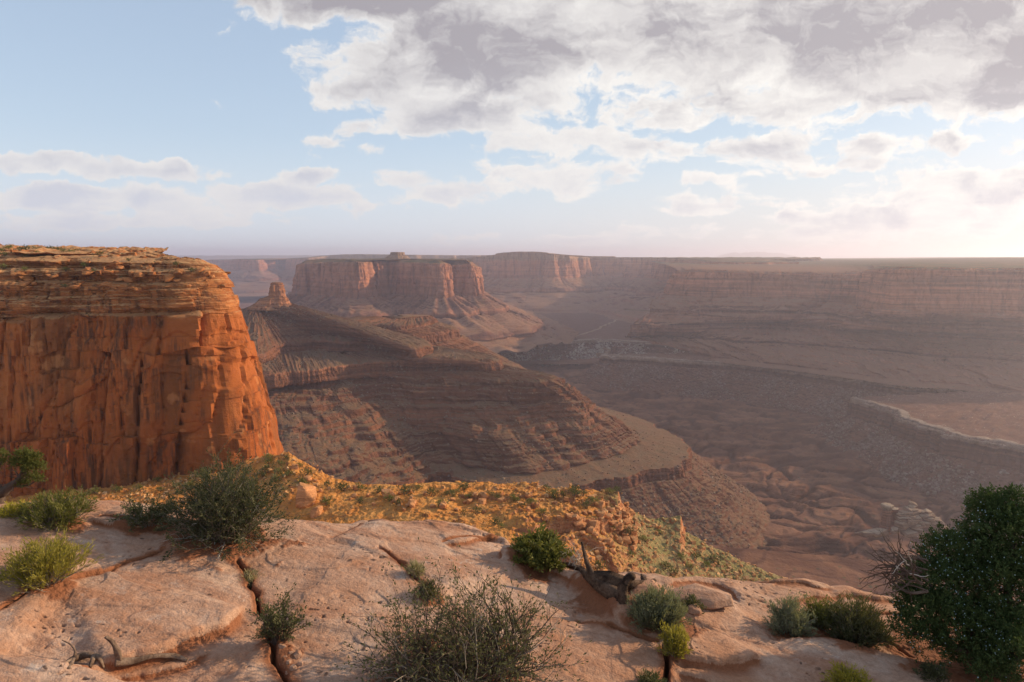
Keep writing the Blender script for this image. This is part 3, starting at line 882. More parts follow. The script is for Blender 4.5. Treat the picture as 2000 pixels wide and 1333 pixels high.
# ------------------------------------------------------------------ the near cliff on the left
def cliff_mat():
    m, t, out = new_mat('cliff_sandstone')
    g = nd(t, 'ShaderNodeNewGeometry')
    P = g.outputs['Position']
    s = nd(t, 'ShaderNodeSeparateXYZ', {0: P})
    nz = nd(t, 'ShaderNodeSeparateXYZ', {0: g.outputs['Normal']}).outputs[2]
    big = noise_tex(t, P, 0.035, 5.0, 0.6)
    h = mth(t, 'MULTIPLY_ADD', mth(t, 'SUBTRACT', big, 0.5), 6.0, s.outputs[2])
    wall = mixc(t, mapr(t, big, 0.38, 0.62), (0.27, 0.072, 0.020), (0.36, 0.112, 0.034))
    bandv = nd(t, 'ShaderNodeCombineXYZ', {0: mth(t, 'MULTIPLY', s.outputs[0], 0.16), 1: mth(t, 'MULTIPLY', s.outputs[1], 0.16), 2: h}).outputs[0]
    band = noise_tex(t, bandv, 0.55, 6.0, 0.65)
    ledge = mixc(t, mapr(t, band, 0.36, 0.62), (0.25, 0.082, 0.029), (0.40, 0.155, 0.055))
    top = mapr(t, h, -29, -20, 0, 1, True)
    col = mixc(t, top, wall, ledge)
    # faint cross beds on the wall
    col = mixc(t, mth(t, 'MULTIPLY', mapr(t, band, 0.5, 0.68), 0.35), col, mixc(t, 1.0, col, (1.25, 1.3, 1.3), 'MULTIPLY'))
    # desert varnish: dark streaks hanging down, broad brown stains
    vs = vmth(t, 'MULTIPLY', P, (1.0, 1.0, 0.035))
    st = noise_tex(t, vs, 0.62, 5.0, 0.62)
    st2 = noise_tex(t, vmth(t, 'MULTIPLY', P, (1.0, 1.0, 0.25)), 0.055, 5.0, 0.6)
    zone = noise_tex(t, vmth(t, 'MULTIPLY', P, (1.0, 1.0, 0.7)), 0.07, 3.0, 0.5)
    dark = mth(t, 'MULTIPLY', mapr(t, st, 0.45, 0.60), mapr(t, zone, 0.44, 0.56))
    col = mixc(t, mth(t, 'MULTIPLY', dark, 0.88), col, (0.085, 0.04, 0.025))
    col = mixc(t, mth(t, 'MULTIPLY', mapr(t, st2, 0.49, 0.62), 0.62), col, (0.15, 0.062, 0.026))
    # pale scars where slabs fell off
    col = mixc(t, mth(t, 'MULTIPLY', mapr(t, noise_tex(t, P, 0.11, 3.0, 0.5), 0.62, 0.68), 0.4), col, (0.52, 0.23, 0.09))
    mott = noise_tex(t, P, 0.5, 6.0, 0.62)
    soil = mixc(t, mapr(t, mott, 0.36, 0.62), (0.40, 0.19, 0.085), (0.50, 0.28, 0.13))
    v3 = nd(t, 'ShaderNodeTexVoronoi', {'Scale': 0.7})
    t.links.new(P, v3.inputs['Vector'])
    r3 = nd(t, 'ShaderNodeSeparateColor', {0: v3.outputs['Color']})
    sh = mth(t, 'MULTIPLY', mapr(t, v3.outputs['Distance'], 0.36, 0.25), mapr(t, r3.outputs[0], 0.66, 0.7))
    soil = mixc(t, sh, soil, (0.08, 0.085, 0.035))
    col = mixc(t, mth(t, 'MULTIPLY', top, mapr(t, mth(t, 'MULTIPLY_ADD', mott, 0.3, nz), 0.85, 1.02)), col, soil)
    col = mixc(t, mth(t, 'MULTIPLY', mapr(t, mott, 0.55, 0.7), 0.3), col, mixc(t, 1.0, col, (0.6, 0.55, 0.52), 'MULTIPLY'))
    bh = mth(t, 'ADD', mth(t, 'MULTIPLY', band, 1.4), mth(t, 'ADD', mott, mth(t, 'MULTIPLY', noise_tex(t, P, 1.6, 5.0, 0.7), 0.8)))
    finish(t, out, col, 0.92, bh, 0.6, 0.6, spec=0.08)
    return m

M_cliff = cliff_mat()
NC = 1300
path = dense([(-430, 246), (-330, 259), (-290, 262), (-245, 268), (-205, 279), (-176, 285), (-155, 289), (-140, 293), (-134, 301), (-147, 322), (-180, 360), (-240, 430), (-350, 520)], NC)
# more samples on the face than round the back
L = np.r_[0, np.cumsum(np.linalg.norm(np.diff(path, axis=0), axis=1))]
wgt = np.interp(np.arange(NC), [0, NC * .16, NC * .2, NC * .66, NC * .72, NC], [0.5, 0.6, 1.4, 1.7, 0.6, 0.35])
cw = np.cumsum(wgt); cw = (cw - cw[0]) / (cw[-1] - cw[0]) * L[-1]
path = np.stack([np.interp(cw, L, path[:, i]) for i in (0, 1)], -1)
Sx = cw
T = np.gradient(path, axis=0); N2 = np.stack([T[:, 1], -T[:, 0]], -1); N2 /= np.linalg.norm(N2, axis=1)[:, None]
N2 = gsm(N2, 22); N2 /= np.linalg.norm(N2, axis=1)[:, None]
prow = smooth(0.25, 0.95, N2[:, 0])                      # 1 on the part that looks to the right
PROF = [(5.0, -70, -70), (4.0, -45, -45), (2.2, -18, -18), (0.6, -6, -2), (-1.2, 0, 2.5), (-4.0, 0.8, 5.0), (-4.6, 2.6, 6.0), (-9.0, 3.2, 8.5), (-10.0, 5.2, 9.0), (-15.5, 6.2, 11.5), (-16.5, 8.0, 12.0),
        (-22.5, 8.8, 14.0), (-23.5, 10.5, 14.4), (-28.0, 11.0, 15.6), (-29.2, 11.4, 15.9), (-30.2, 11.6, 16.2), (-45, 12.8, 20.0), (-62, 14.5, 22.5), (-80, 16.0, 25.5), (-87, 17.0, 26.5), (-96, 18, 27.5), (-112, 20, 29)]
nrow = [14, 26, 30, 16, 16, 8, 22, 8, 26, 8, 28, 8, 22, 10, 8, 80, 90, 95, 36, 40, 20]
pz = np.array(PROF)
rows_z, rows_a, rows_b = [], [], []
for k, n in enumerate(nrow):
    f = np.linspace(0, 1, n, endpoint=False)
    rows_z.append(pz[k, 0] * (1 - f) + pz[k + 1, 0] * f)
    rows_a.append(pz[k, 1] * (1 - f) + pz[k + 1, 1] * f)
    rows_b.append(pz[k, 2] * (1 - f) + pz[k + 1, 2] * f)
Zr, Ar, Br = (np.concatenate(q)[:, None] for q in (rows_z, rows_a, rows_b))
S = Sx[None, :] + 0 * Zr
# the top falls towards the right end
tilt = np.interp(Sx, [0, 150, 300, 330, 360], [2.0, 1.5, -1.5, -3.2, -3.2])[None, :]
Z = Zr + tilt * smooth(-26, -4, Zr) + 0.9 * fbm(S / 30, 0 * S + 4.4, None, 3) * smooth(-110, -90, Zr) * smooth(6, -14, Zr)
off = Ar * (1 - prow[None, :]) + Br * prow[None, :]
zb_ = -24 + 9 * fbm(S / 38 + 1.0, 0 * S, None, 3)
wall = smooth(1.0, -1.5, Zr - zb_)
led = smooth(-1.5, 1.0, Zr - zb_) * smooth(1.0, -2.0, Zr)
# the sheer wall: sheets that peeled away leave arched edges, then joints and columns
qn = 3.3 * fbm(S / 44 + 2.0, Zr / 75 + 0.25 * fbm(S / 20, Zr / 20, None, 2), None, 3, 0.45)
sheet = np.floor(qn) + smooth(0.0, 0.10, qn - np.floor(qn))
qn2 = 3.0 * fbm(S / 15 + 9.0, Zr / 34 + 3.0, None, 3, 0.5)
sheet2 = np.floor(qn2) + smooth(0.0, 0.10, qn2 - np.floor(qn2))
prw = smooth(185, 245, S)
Sl = S - 0.10 * (Zr + 30) * prw
cv, cj = cells(Sl / 11.0 + 0.25 * fbm(S / 9, Zr / 30, None, 2), Zr / 48.0)
cv2, cj2 = cells(Sl / 4.6 + 3, Zr / 17.0)
flute = ridged(Sl / 13.0, Zr / 130.0 + 1.5, None, 3)
low = smooth(-55, -80, Zr)
dw = -1.2 + 1.25 * sheet + 0.25 * sheet2 * (0.5 + 0.5 * low) + 1.0 * prw * (cv - 0.6) + 1.4 * prw * (flute - 0.5) + 0.4 * (1 - prw) * low * (cv - 0.3) + 0.5 * prw * (cv2 - 0.5) \
    - 1.5 * (0.25 + 0.75 * prw) * np.exp(-cj * 16) - 0.5 * np.exp(-cj2 * 14) * (0.3 + 0.7 * np.maximum(low, prw)) + 0.10 * fbm(S / 2.2, Zr / 2.2, None, 4, 0.6)
sw = Sl + 0.9 * fbm(S / 9, Zr / 24, None, 3)
pv, pt, pf, pj, pjz, _ = blocks(sw, Zr + 3 * fbm(S / 12 + 4, Zr / 30, None, 2), 12.0, 34.0)
pv2, pt2, pf2, pj2, pjz2, _ = blocks(sw + 5, Zr, 5.0, 15.0)
m1 = np.maximum(prw, 0.75 * low)
dw = dw + m1 * (4.6 * (pv - 0.5) + 6.5 * pt * pf + 1.2 * (pv2 - 0.5) + 1.6 * pt2 * pf2 - 0.9 * np.exp(-pj * 2.5)) + (1 - m1) * (0.9 * (pv - 0.5) + 1.0 * pt * pf)
dw = dw + 2.5 * fbm(S / 60, Zr / 200 + 7, None, 2)
# ledges above: courses of blocks
zz = Z + 0.9 * fbm(S / 40, 0 * S + 2.2, None, 2)
bv, bt, bf, bj, bjz, br_ = blocks(S + 1.2 * fbm(S / 3, Z / 3, None, 2), zz, 9.0, 3.4)
bv2, bt2, bf2, bj2, bjz2, br2_ = blocks(S, zz + 0.4, 3.0, 0.95)
shelf = np.tanh(5 * perlin(zz / 4.2 + 1.3, 0 * zz + 0.6 * fbm(S / 60, 0 * S, None, 2)))
patch = smooth(-0.2, 0.3, fbm(S / 14, Z / 8, None, 3))
dl = -0.6 + 0.9 * shelf + (3.4 * (bv - 0.5) + 3.0 * bt * bf) * (0.4 + 0.6 * patch) + 1.1 * (br_ - 0.5) + 0.9 * (bv2 - 0.5) + 0.5 * (br2_ - 0.5) - 0.5 * np.exp(-bj * 4) - 0.35 * np.exp(-bjz2 * 9) \
    + 4.5 * fbm(S / 20, Z / 18, None, 3) + 0.3 * fbm(S / 1.2, Z / 1.2, None, 3, 0.6)
dw = dw - (0.5 + 1.6 * m1) * np.exp(-(pj / 0.35) ** 2) * smooth(0.2, 0.5, pv)
off = off + dw * wall + dl * led * (1 - 0.55 * prow[None, :])
X = path[None, :, 0] + N2[None, :, 0] * off
Y = path[None, :, 1] + N2[None, :, 1] * off
topw = smooth(-1.0, 1.5, Zr)
tv, tj = cells(X / 3.0, Y / 3.0)
Z = Z + topw * (0.7 * fbm(X / 9, Y / 9, None, 4, 0.55) + 1.3 * np.maximum(tv - 0.55, 0) * 2)
CLIFF = np.stack([X, Y, Z], -1)
build('cliff', CLIFF, M_cliff, 'tall orange sandstone cliff with ledges on top filling the left side', 'cliff', False)
CLIFF_TOP = CLIFF[:70]

# ------------------------------------------------------------------ the spire on the hill
a = np.linspace(0, 2 * np.pi, 240)
SPC = at_y(535, 598, 1628)
def spire_ring(w, e, z, tilt=0.0):
    return np.stack([SPC[0] + tilt - w * np.cos(a), 1632 + e * np.sin(a), 0 * a + z], -1)
zt = at_y(540, 552, 1628)[2]
cs = [spire_ring(0.5, 0.5, zt + 1, 6), spire_ring(10, 10, zt, 8), spire_ring(15, 13, zt - 14, 7), spire_ring(19, 16, zt - 32, 6), spire_ring(30, 22, zt - 38, 0), spire_ring(40, 28, zt - 52, -3), spire_ring(60, 40, zt - 64, -4)]
P, W = loft(cs, [5, 40, 34, 12, 30, 14], 'fccccc')
P = rockify(P, W, 1.15, 77.0, col=0.9, blk=1.4, bed=1.2)
build('rock_spire', P, M_spire, 'lone rock spire standing on the cone-shaped top of the hill', 'rock spire')

# ------------------------------------------------------------------ the golden bench below the slab
def bench_mat():
    m, t, out = new_mat('golden_talus')
    g = nd(t, 'ShaderNodeNewGeometry')
    P = g.outputs['Position']
    s = nd(t, 'ShaderNodeSeparateXYZ', {0: P})
    nz = nd(t, 'ShaderNodeSeparateXYZ', {0: g.outputs['Normal']}).outputs[2]
    mott = noise_tex(t, P, 0.16, 6.0, 0.62)
    soil = mixc(t, mapr(t, mott, 0.36, 0.64), (0.60, 0.225, 0.055), (0.66, 0.32, 0.10))
    # to the right the soil turns pale and greenish
    right = mapr(t, mth(t, 'MULTIPLY_ADD', mth(t, 'SUBTRACT', mott, 0.5), 22.0, s.outputs[0]), 28, 48, 0, 1, True)
    soil = mixc(t, right, soil, mixc(t, mapr(t, mott, 0.4, 0.6), (0.34, 0.25, 0.12), (0.27, 0.22, 0.09)))
    v = nd(t, 'ShaderNodeTexVoronoi', {'Scale': 0.55})
    t.links.new(P, v.inputs['Vector'])
    r = nd(t, 'ShaderNodeSeparateColor', {0: v.outputs['Color']})
    blk = mth(t, 'MULTIPLY', mapr(t, v.outputs['Distance'], 0.42, 0.3), mapr(t, r.outputs[0], 0.5, 0.55))
    soil = mixc(t, mth(t, 'MULTIPLY', blk, 0.45), soil, mixc(t, r.outputs[1], (0.55, 0.33, 0.16), (0.40, 0.19, 0.085)))
    v3 = nd(t, 'ShaderNodeTexVoronoi', {'Scale': 0.42})
    t.links.new(vmth(t, 'ADD', P, (13, 5, 0)), v3.inputs['Vector'])
    r3 = nd(t, 'ShaderNodeSeparateColor', {0: v3.outputs['Color']})
    sh = mth(t, 'MULTIPLY', mapr(t, v3.outputs['Distance'], 0.34, 0.2), mapr(t, r3.outputs[0], 0.6, 0.68))
    soil = mixc(t, mth(t, 'MULTIPLY', sh, 0.22), soil, mixc(t, r3.outputs[1], (0.20, 0.17, 0.05), (0.10, 0.10, 0.035)))
    zb = nd(t, 'ShaderNodeCombineXYZ', {0: mth(t, 'MULTIPLY', s.outputs[0], 0.06), 1: mth(t, 'MULTIPLY', s.outputs[1], 0.06), 2: s.outputs[2]}).outputs[0]
    band = noise_tex(t, zb, 0.9, 4.0, 0.6)
    rock = mixc(t, mapr(t, band, 0.4, 0.62), (0.34, 0.13, 0.06), (0.52, 0.25, 0.12))
    col = mixc(t, mapr(t, mth(t, 'MULTIPLY_ADD', mott, 0.25, nz), 0.74, 0.98, 0, 1, True), rock, soil)
    bh = mth(t, 'ADD', mth(t, 'MULTIPLY', blk, 0.8), mth(t, 'ADD', mth(t, 'MULTIPLY', noise_tex(t, P, 0.9, 5.0, 0.7), 1.4), mth(t, 'MULTIPLY', band, 0.5)))
    finish(t, out, col, 0.95, bh, 1.2, 0.8, spec=0.05)
    return m

M_bench = bench_mat()
RIDGE = [(-250, 925, 285), (0, 925, 282), (200, 922, 284), (330, 915, 284), (430, 905, 284), (500, 893, 284), (552, 884, 284), (575, 899, 281), (605, 917, 277), (640, 933, 273), (700, 946, 269), (740, 947, 268), (800, 948, 267), (850, 944, 268), (950, 945, 270), (1050, 953, 266), (1120, 961, 262), (1185, 959, 262),
         (1214, 962, 260), (1222, 985, 258), (1245, 1004, 262), (1275, 1013, 263), (1310, 1014, 263), (1343, 1009, 263), (1353, 1040, 259), (1400, 1068, 256), (1450, 1090, 253), (1540, 1124, 248), (1620, 1160, 244), (1800, 1220, 236), (2100, 1300, 225)]
rd = np.array(RIDGE, float)
nb, mbv = 1300, 620
pxs = np.interp(np.linspace(0, 1, nb), [0, 0.12, 0.9, 1], [-230, 100, 1560, 2050])
ry = np.interp(pxs, rd[:, 0], rd[:, 1]); rdist = np.interp(pxs, rd[:, 0], rd[:, 2])
zr = at_y(pxs, ry, rdist)[:, 2]
ta = (pxs - 1000) / F
# rows run from beyond the crest towards the viewer
dd = np.concatenate([np.linspace(-150, -4, 70, endpoint=False), np.linspace(-4, 110, mbv - 110, endpoint=False), np.linspace(110, 225, 40)])[:, None]
Y = rdist[None, :] - dd
Y = np.maximum(Y, 40)
X = Y * ta[None, :]
gr1 = np.interp(pxs, [-200, 300, 480, 560, 640, 720, 800, 1180, 1225, 1260, 1540, 1700], [0.10, 0.14, 0.34, 0.36, 0.20, 0.05, 0.01, 0.0, 0.16, 0.26, 0.20, 0.2])[None, :]
dcap = np.interp(pxs, [0, 560, 700, 1225, 1300], [60, 45, 60, 120, 120])[None, :]
def blur_cols(a, sig):
    return gsm(a[:, None], sig)[:, 0]
zs1, zs2 = blur_cols(zr, 45), blur_cols(zr, 140)
b1 = smooth(3, 22, dd); b2 = smooth(18, 70, dd)
zr2 = zr[None, :] * (1 - b1) + zs1[None, :] * b1
zr2 = zr2 * (1 - b2) + zs2[None, :] * b2
gr1 = blur_cols(gr1[0], 60)[None, :]; dcap = blur_cols(dcap[0], 60)[None, :]
rdist2 = rdist[None, :] * (1 - b1) + blur_cols(rdist, 60)[None, :] * b1
Y = np.maximum(rdist2 - dd, 40)
X = Y * ta[None, :]
Zb = zr2 - gr1 * np.clip(dd, 0, None) * np.where(dd < dcap, 1, dcap / np.maximum(dd, 1e-3))
# rim of the bench: broken ledges on the right, then the drop beyond
edge_n = 1.2 * fbm(X / 7, Y / 7, None, 4)
drop = np.clip(-dd - 0.5 + edge_n, 0, None)
cliffy = smooth(900, 1150, pxs)[None, :] * (1 - smooth(1420, 1500, pxs)[None, :])
Zb = Zb - drop * (0.75 + 1.3 * cliffy) - 0.5 * (np.sqrt(drop + 0.01) - 0.1) * cliffy
q = fbm(X / 24, Y / 24, None, 4)
flatz = smooth(660, 760, pxs)[None, :] * (1 - smooth(1200, 1240, pxs)[None, :])
Zb = Zb + 1.3 * q * flatz + 0.8 * q * (1 - flatz)

def plan_steps(X, Y, Z, lines, scale):
    """ledges along polylines: ((x,y) list, height, sharpness, reach); the right-hand side of the line is lower"""
    for pts, hgt, shp, reach in lines:
        pts = np.asarray(pts, float)
        best = np.full(X.shape, 1e9); side = np.zeros(X.shape); along = np.zeros(X.shape)
        n = len(pts) - 1
        for i in range(n):
            a_, b_ = pts[i], pts[i + 1]
            d = b_ - a_; l2 = d @ d
            tt = ((X - a_[0]) * d[0] + (Y - a_[1]) * d[1]) / l2
            tc_ = np.clip(tt, 0, 1)
            ex = X - (a_[0] + tc_ * d[0]); ey = Y - (a_[1] + tc_ * d[1])
            dist = np.sqrt(ex * ex + ey * ey)
            sd_ = np.sign(d[0] * ey - d[1] * ex)
            m = dist < best
            best = np.where(m, dist, best); side = np.where(m, sd_, side); along = np.where(m, (i + tc_) / n, along)
        endf = smooth(0, 0.10, along) * smooth(1.0, 0.90, along)
        sd2 = best * side
        Z = Z + hgt * endf * (0.5 * np.tanh(sd2 / shp) ) * np.exp(-best / reach)
    return Z

def bz(px, py, z=-90.0):
    p = at_z(px, py, z)
    return (p[0], p[1])
L1 = [bz(1026, 1030), bz(1087, 1010), bz(1160, 1000), bz(1222, 982)]
L2 = [bz(1040, 1036), bz(1114, 1056), bz(1160, 1077), bz(1240, 1116)]
L3 = [bz(1130, 1012), bz(1180, 1022), bz(1215, 1048), bz(1235, 1075)]
L4 = [bz(880, 962), bz(980, 968), bz(1060, 962), bz(1140, 975)]
wx_ = X + 1.4 * fbm(X / 6, Y / 6, None, 4); wy_ = Y + 1.4 * fbm(X / 6 + 5, Y / 6, None, 4)
Zb = plan_steps(wx_, wy_, Zb, [(L1, 5.0, 0.5, 22), (L2, 7.0, 0.5, 20), (L3, 4.0, 0.6, 14), (L4, 1.6, 0.5, 10)], 1)
cv, cj = cells(X / 2.6, Y / 2.6)
cv2, cj2 = cells(X / 1.1 + 4, Y / 1.1)
rocky = np.clip(0.5 + fbm(X / 22 + 3, Y / 22, None, 3) + 0.8 * smooth(960, 1050, pxs)[None, :] * (1 - smooth(1240, 1290, pxs)[None, :]), 0.15, 1.4)
Zb = Zb + rocky * (1.0 * np.maximum(cv - 0.5, 0) * 2 + 0.5 * np.maximum(cv2 - 0.5, 0) * 2) * smooth(-20, 0, dd) + 0.35 * fbm(X / 2.2, Y / 2.2, None, 4, 0.6)
# rocky knob by the right end
kx, ky = bz(1335, 1022, -98.0)
kn = np.exp(-(((X - kx) / 5) ** 2 + ((Y - ky) / 6) ** 2))
Zb = Zb + 2.0 * kn * (1 + 0.8 * (cv - 0.5))
BENCH = np.stack([X, Y, Zb], -1)
build('terrace', BENCH, M_bench, 'golden rubble terrace with shrubs between the slab and the canyon', 'terrace')

# ------------------------------------------------------------------ the rock slab underfoot
def slab_plane(x):
    return -2.45 - 0.13 * x


def on_plane(px, py, dzp=0.0):
    d = ray(px, py)
    t_ = (-2.45 + dzp) / (d[..., 2] + 0.13 * d[..., 0])
    return d * t_[..., None]

EDGE = [(-700, 960), (-300, 962), (0, 965), (120, 963), (250, 964), (320, 968), (420, 975), (550, 990), (640, 996), (720, 1002), (850, 1006), (930, 1018), (985, 1034), (1003, 1052), (1040, 1078), (1110, 1100), (1200, 1112), (1300, 1121), (1400, 1121), (1500, 1120), (1570, 1124), (1650, 1134), (1720, 1150), (1800, 1165), (1900, 1175), (2100, 1185), (2600, 1190)]
ep = on_plane(np.array([e[0] for e in EDGE], float), np.array([e[1] for e in EDGE], float))
e_ang = np.arctan2(ep[:, 0], ep[:, 1]); e_r = np.hypot(ep[:, 0], ep[:, 1])


def pl(*pts):
    q = on_plane(np.array([p[0] for p in pts], float), np.array([p[1] for p in pts], float))
    return resample(crom(q[:, :2], len(pts) * 8), len(pts) * 5)

# cracks: line, depth, half width          ledges: line (right-hand side lower), height, sharpness, reach
CRACKS = [
    (pl((-80, 1210), (0, 1186), (60, 1150), (180, 1115), (250, 1088), (330, 1064)), 0.10, 0.022),
    (pl((462, 1080), (480, 1110), (500, 1150), (518, 1190)), 0.16, 0.026),
    (pl((518, 1190), (535, 1240), (550, 1290), (575, 1345)), 0.12, 0.040),
    (pl((724, 1003), (690, 1029), (645, 1048)), 0.08, 0.020),
    (pl((738, 1066), (765, 1085), (795, 1110), (835, 1150)), 0.12, 0.020),
    (pl((1303, 1258), (1300, 1290), (1299, 1345)), 0.24, 0.030),
    (pl((1500, 1195), (1620, 1205), (1700, 1190), (1790, 1196)), 0.10, 0.020),
    (pl((1180, 1215), (1240, 1236), (1300, 1256)), 0.06, 0.016),
    (pl((1690, 1225), (1740, 1250), (1790, 1275)), 0.08, 0.016),
    (pl((190, 1010), (240, 1016), (300, 1020)), 0.05, 0.018),
    (pl((860, 1060), (900, 1046), (955, 1041), (985, 1034)), 0.06, 0.014),
]
LEDGES = [
    (pl((165, 1296), (240, 1275), (330, 1250), (400, 1228), (440, 1210), (487, 1172)), 0.098, 0.012, 1.12),
    (pl((120, 1308), (230, 1290), (330, 1268), (420, 1240)), 0.038, 0.010, 0.38),
    (pl((-60, 1288), (120, 1296), (230, 1312), (330, 1322), (430, 1345)), -0.150, 0.05, 1.20),
    (pl((640, 1050), (688, 1030), (724, 1004)), -0.053, 0.018, 0.75),
    (pl((858, 1062), (905, 1060), (930, 1046), (985, 1038)), 0.038, 0.010, 0.45),
    (pl((985, 1092), (982, 1074), (1003, 1050)), -0.090, 0.02, 0.60),
    (pl((1205, 1222), (1188, 1188), (1150, 1150), (1085, 1108), (1040, 1084)), -0.165, 0.06, 1.20),
    (pl((1305, 1283), (1370, 1296), (1450, 1300), (1500, 1286)), 0.075, 0.014, 0.60),
    (pl((1500, 1252), (1580, 1242), (1680, 1262), (1780, 1292), (1900, 1330)), -0.112, 0.05, 0.90),
    (pl((1310, 1300), (1350, 1316), (1420, 1328), (1520, 1345)), 0.045, 0.012, 0.38),
    (pl((1520, 1180), (1600, 1158), (1700, 1160), (1790, 1172)), 0.053, 0.02, 0.45),
    (pl((1290, 1150), (1350, 1140), (1420, 1150), (1450, 1180)), 0.038, 0.016, 0.45),
    (pl((170, 1020), (230, 1030), (330, 1024)), 0.045, 0.014, 0.45),
    (pl((1125, 1190), (1150, 1210), (1210, 1225)), 0.038, 0.012, 0.30),
    (pl((1460, 1120), (1540, 1136), (1640, 1150)), 0.038, 0.015, 0.45),
]


def dist_poly(X, Y, pts, reach):
    best = np.full(X.shape, 1e3, np.float32); side = np.zeros(X.shape, np.float32); along = np.zeros(X.shape, np.float32)
    lo = pts.min(0) - reach; hi = pts.max(0) + reach
    m0 = (X > lo[0]) & (X < hi[0]) & (Y > lo[1]) & (Y < hi[1])
    if not m0.any():
        return best, side, along
    x, y = X[m0], Y[m0]
    b = np.full(x.shape, 1e3); sd = np.zeros(x.shape); al = np.zeros(x.shape)
    n = len(pts) - 1
    for i in range(n):
        a_, d = pts[i], pts[i + 1] - pts[i]
        tt = np.clip(((x - a_[0]) * d[0] + (y - a_[1]) * d[1]) / (d @ d + 1e-12), 0, 1)
        ex = x - (a_[0] + tt * d[0]); ey = y - (a_[1] + tt * d[1])
        q = np.hypot(ex, ey)
        m = q < b
        b = np.where(m, q, b); sd = np.where(m, np.sign(d[0] * ey - d[1] * ex), sd); al = np.where(m, (i + tt) / n, al)
    best[m0] = b; side[m0] = sd; along[m0] = al
    return best, side, along


def slab_h(X, Y):
    """height, dirt amount of the slab at plan points"""
    X = np.asarray(X, float); Y = np.asarray(Y, float)
    Z = slab_plane(np.clip(X, -6, 6.5))
    dirt = np.zeros(X.shape)
    jx = X + 0.035 * fbm(X / 0.25, Y / 0.25, None, 4); jy = Y + 0.035 * fbm(X / 0.25 + 7, Y / 0.25, None, 4)
    for pts, hgt, shp, reach in LEDGES:
        b, s_, al = dist_poly(jx, jy, pts, reach * 3.2)
        ef = smooth(0, 0.14, al) * smooth(1, 0.86, al) * smooth(reach * 3.1, reach * 2.2, b)
        Z = Z + hgt * ef * 0.5 * np.tanh(b * s_ / shp) * np.exp(-b / reach)
        low = np.where(s_ * hgt < 0, 1.0, 0.0)
        dirt = np.maximum(dirt, ef * low * np.exp(-b / 0.05) * 0.9)
    for pts, dep, w in CRACKS:
        b, s_, al = dist_poly(jx, jy, pts, 0.5)
        ef = smooth(0, 0.10, al) * smooth(1, 0.90, al)
        ww = 0.48 * w * (0.6 + 0.5 * fbm(X / 0.3, Y / 0.3, None, 2)) + 0.004
        Z = Z - dep * ef * np.exp(-(b / ww) ** 2) - 0.012 * ef * np.exp(-(b / (w * 4)) ** 2)
        dirt = np.maximum(dirt, ef * np.exp(-(b / (w * 2.0)) ** 2))
    # gentle swells, cross beds, grain, solution pits
    Z = Z + 0.036 * fbm(X / 2.6 + 3, Y / 1.9, None, 2) + 0.010 * fbm(X / 0.45, Y / 0.45, None, 3)
    cb = fbm(X / 1.6 + 0.8 * Y, Y / 0.16, None, 3)
    Z = Z + 0.006 * cb + 0.002 * fbm(X / 0.05, Y / 0.05, None, 3)
    sc = fbm(X / 1.3 + 11, Y / 0.7, None, 3) * 2.2
    Z = Z + 0.008 * (np.floor(sc) + smooth(0, 0.08, sc - np.floor(sc)))
    pz_ = fbm(X / 0.8 + 4, Y / 0.8 + 2, None, 3)
    pit = smooth(0.36, 0.55, perlin(X / 0.04, Y / 0.026)) * smooth(0.22, 0.5, pz_)
    Z = Z - 0.018 * pit
    return Z, np.clip(dirt, 0, 1), pit


def edge_drop(X, Y):
    r = np.hypot(X, Y); an = np.arctan2(X, Y)
    re = np.interp(an, e_ang, e_r)
    re = re + 0.10 * fbm(X / 0.5, Y / 0.5, None, 3)
    d = r - re
    sp = 0.10 * np.logaddexp(0, d / 0.10)
    drop = 1.5 * sp
    return drop + 0.25 * fbm(X / 1.5, Y / 1.5, None, 3) * np.clip(d, 0, 1), d

LITTER = [(440, 1058, .5), (300, 1028, .3), (900, 1320, .55), (95, 1142, .22), (112, 1024, .28), (545, 1254, .16), (1052, 1098, .3), (1190, 1165, .4), (1285, 1224, .3), (1318, 1280, .12), (1540, 1238, .2), (1605, 1232, .2), (1668, 1256, .28), (1900, 1290, .8), (1800, 1260, .4), (836, 1168, .12)]
LIT = [(*on_plane(float(a_), float(b_))[:2], r_) for a_, b_, r_ in LITTER]
na = 1500
ang = np.interp(np.linspace(0, 1, na), [0, 0.06, 0.94, 1], [-1.5, R(-39), R(39), 1.5])
inv = np.concatenate([np.linspace(1 / 0.8, 1 / 3.0, 60, endpoint=False), np.linspace(1 / 3.0, 1 / 8.6, 900, endpoint=False), np.linspace(1 / 8.6, 1 / 60.0, 120)])
rad = 1 / inv
X = rad[:, None] * np.sin(ang)[None, :]; Y = rad[:, None] * np.cos(ang)[None, :]
Z, dirt, pit = slab_h(X, Y)
ln_ = 0.55 * fbm(X / 0.22, Y / 0.22, None, 4, 0.6)
litter = np.zeros(X.shape)
for lx_, ly_, lr_ in LIT:
    q_ = np.hypot(X - lx_, (Y - ly_) * 1.3) / lr_
    litter = np.maximum(litter, smooth(1.0, 0.55, q_ + ln_))
dirt = np.maximum(dirt, 0.75 * litter)
Z = Z + litter * (0.012 + 0.006 * fbm(X / 0.03, Y / 0.03, None, 2))
dr, de = edge_drop(X, Y)
Z = Z - dr
SLABV = np.stack([X, Y, Z], -1)


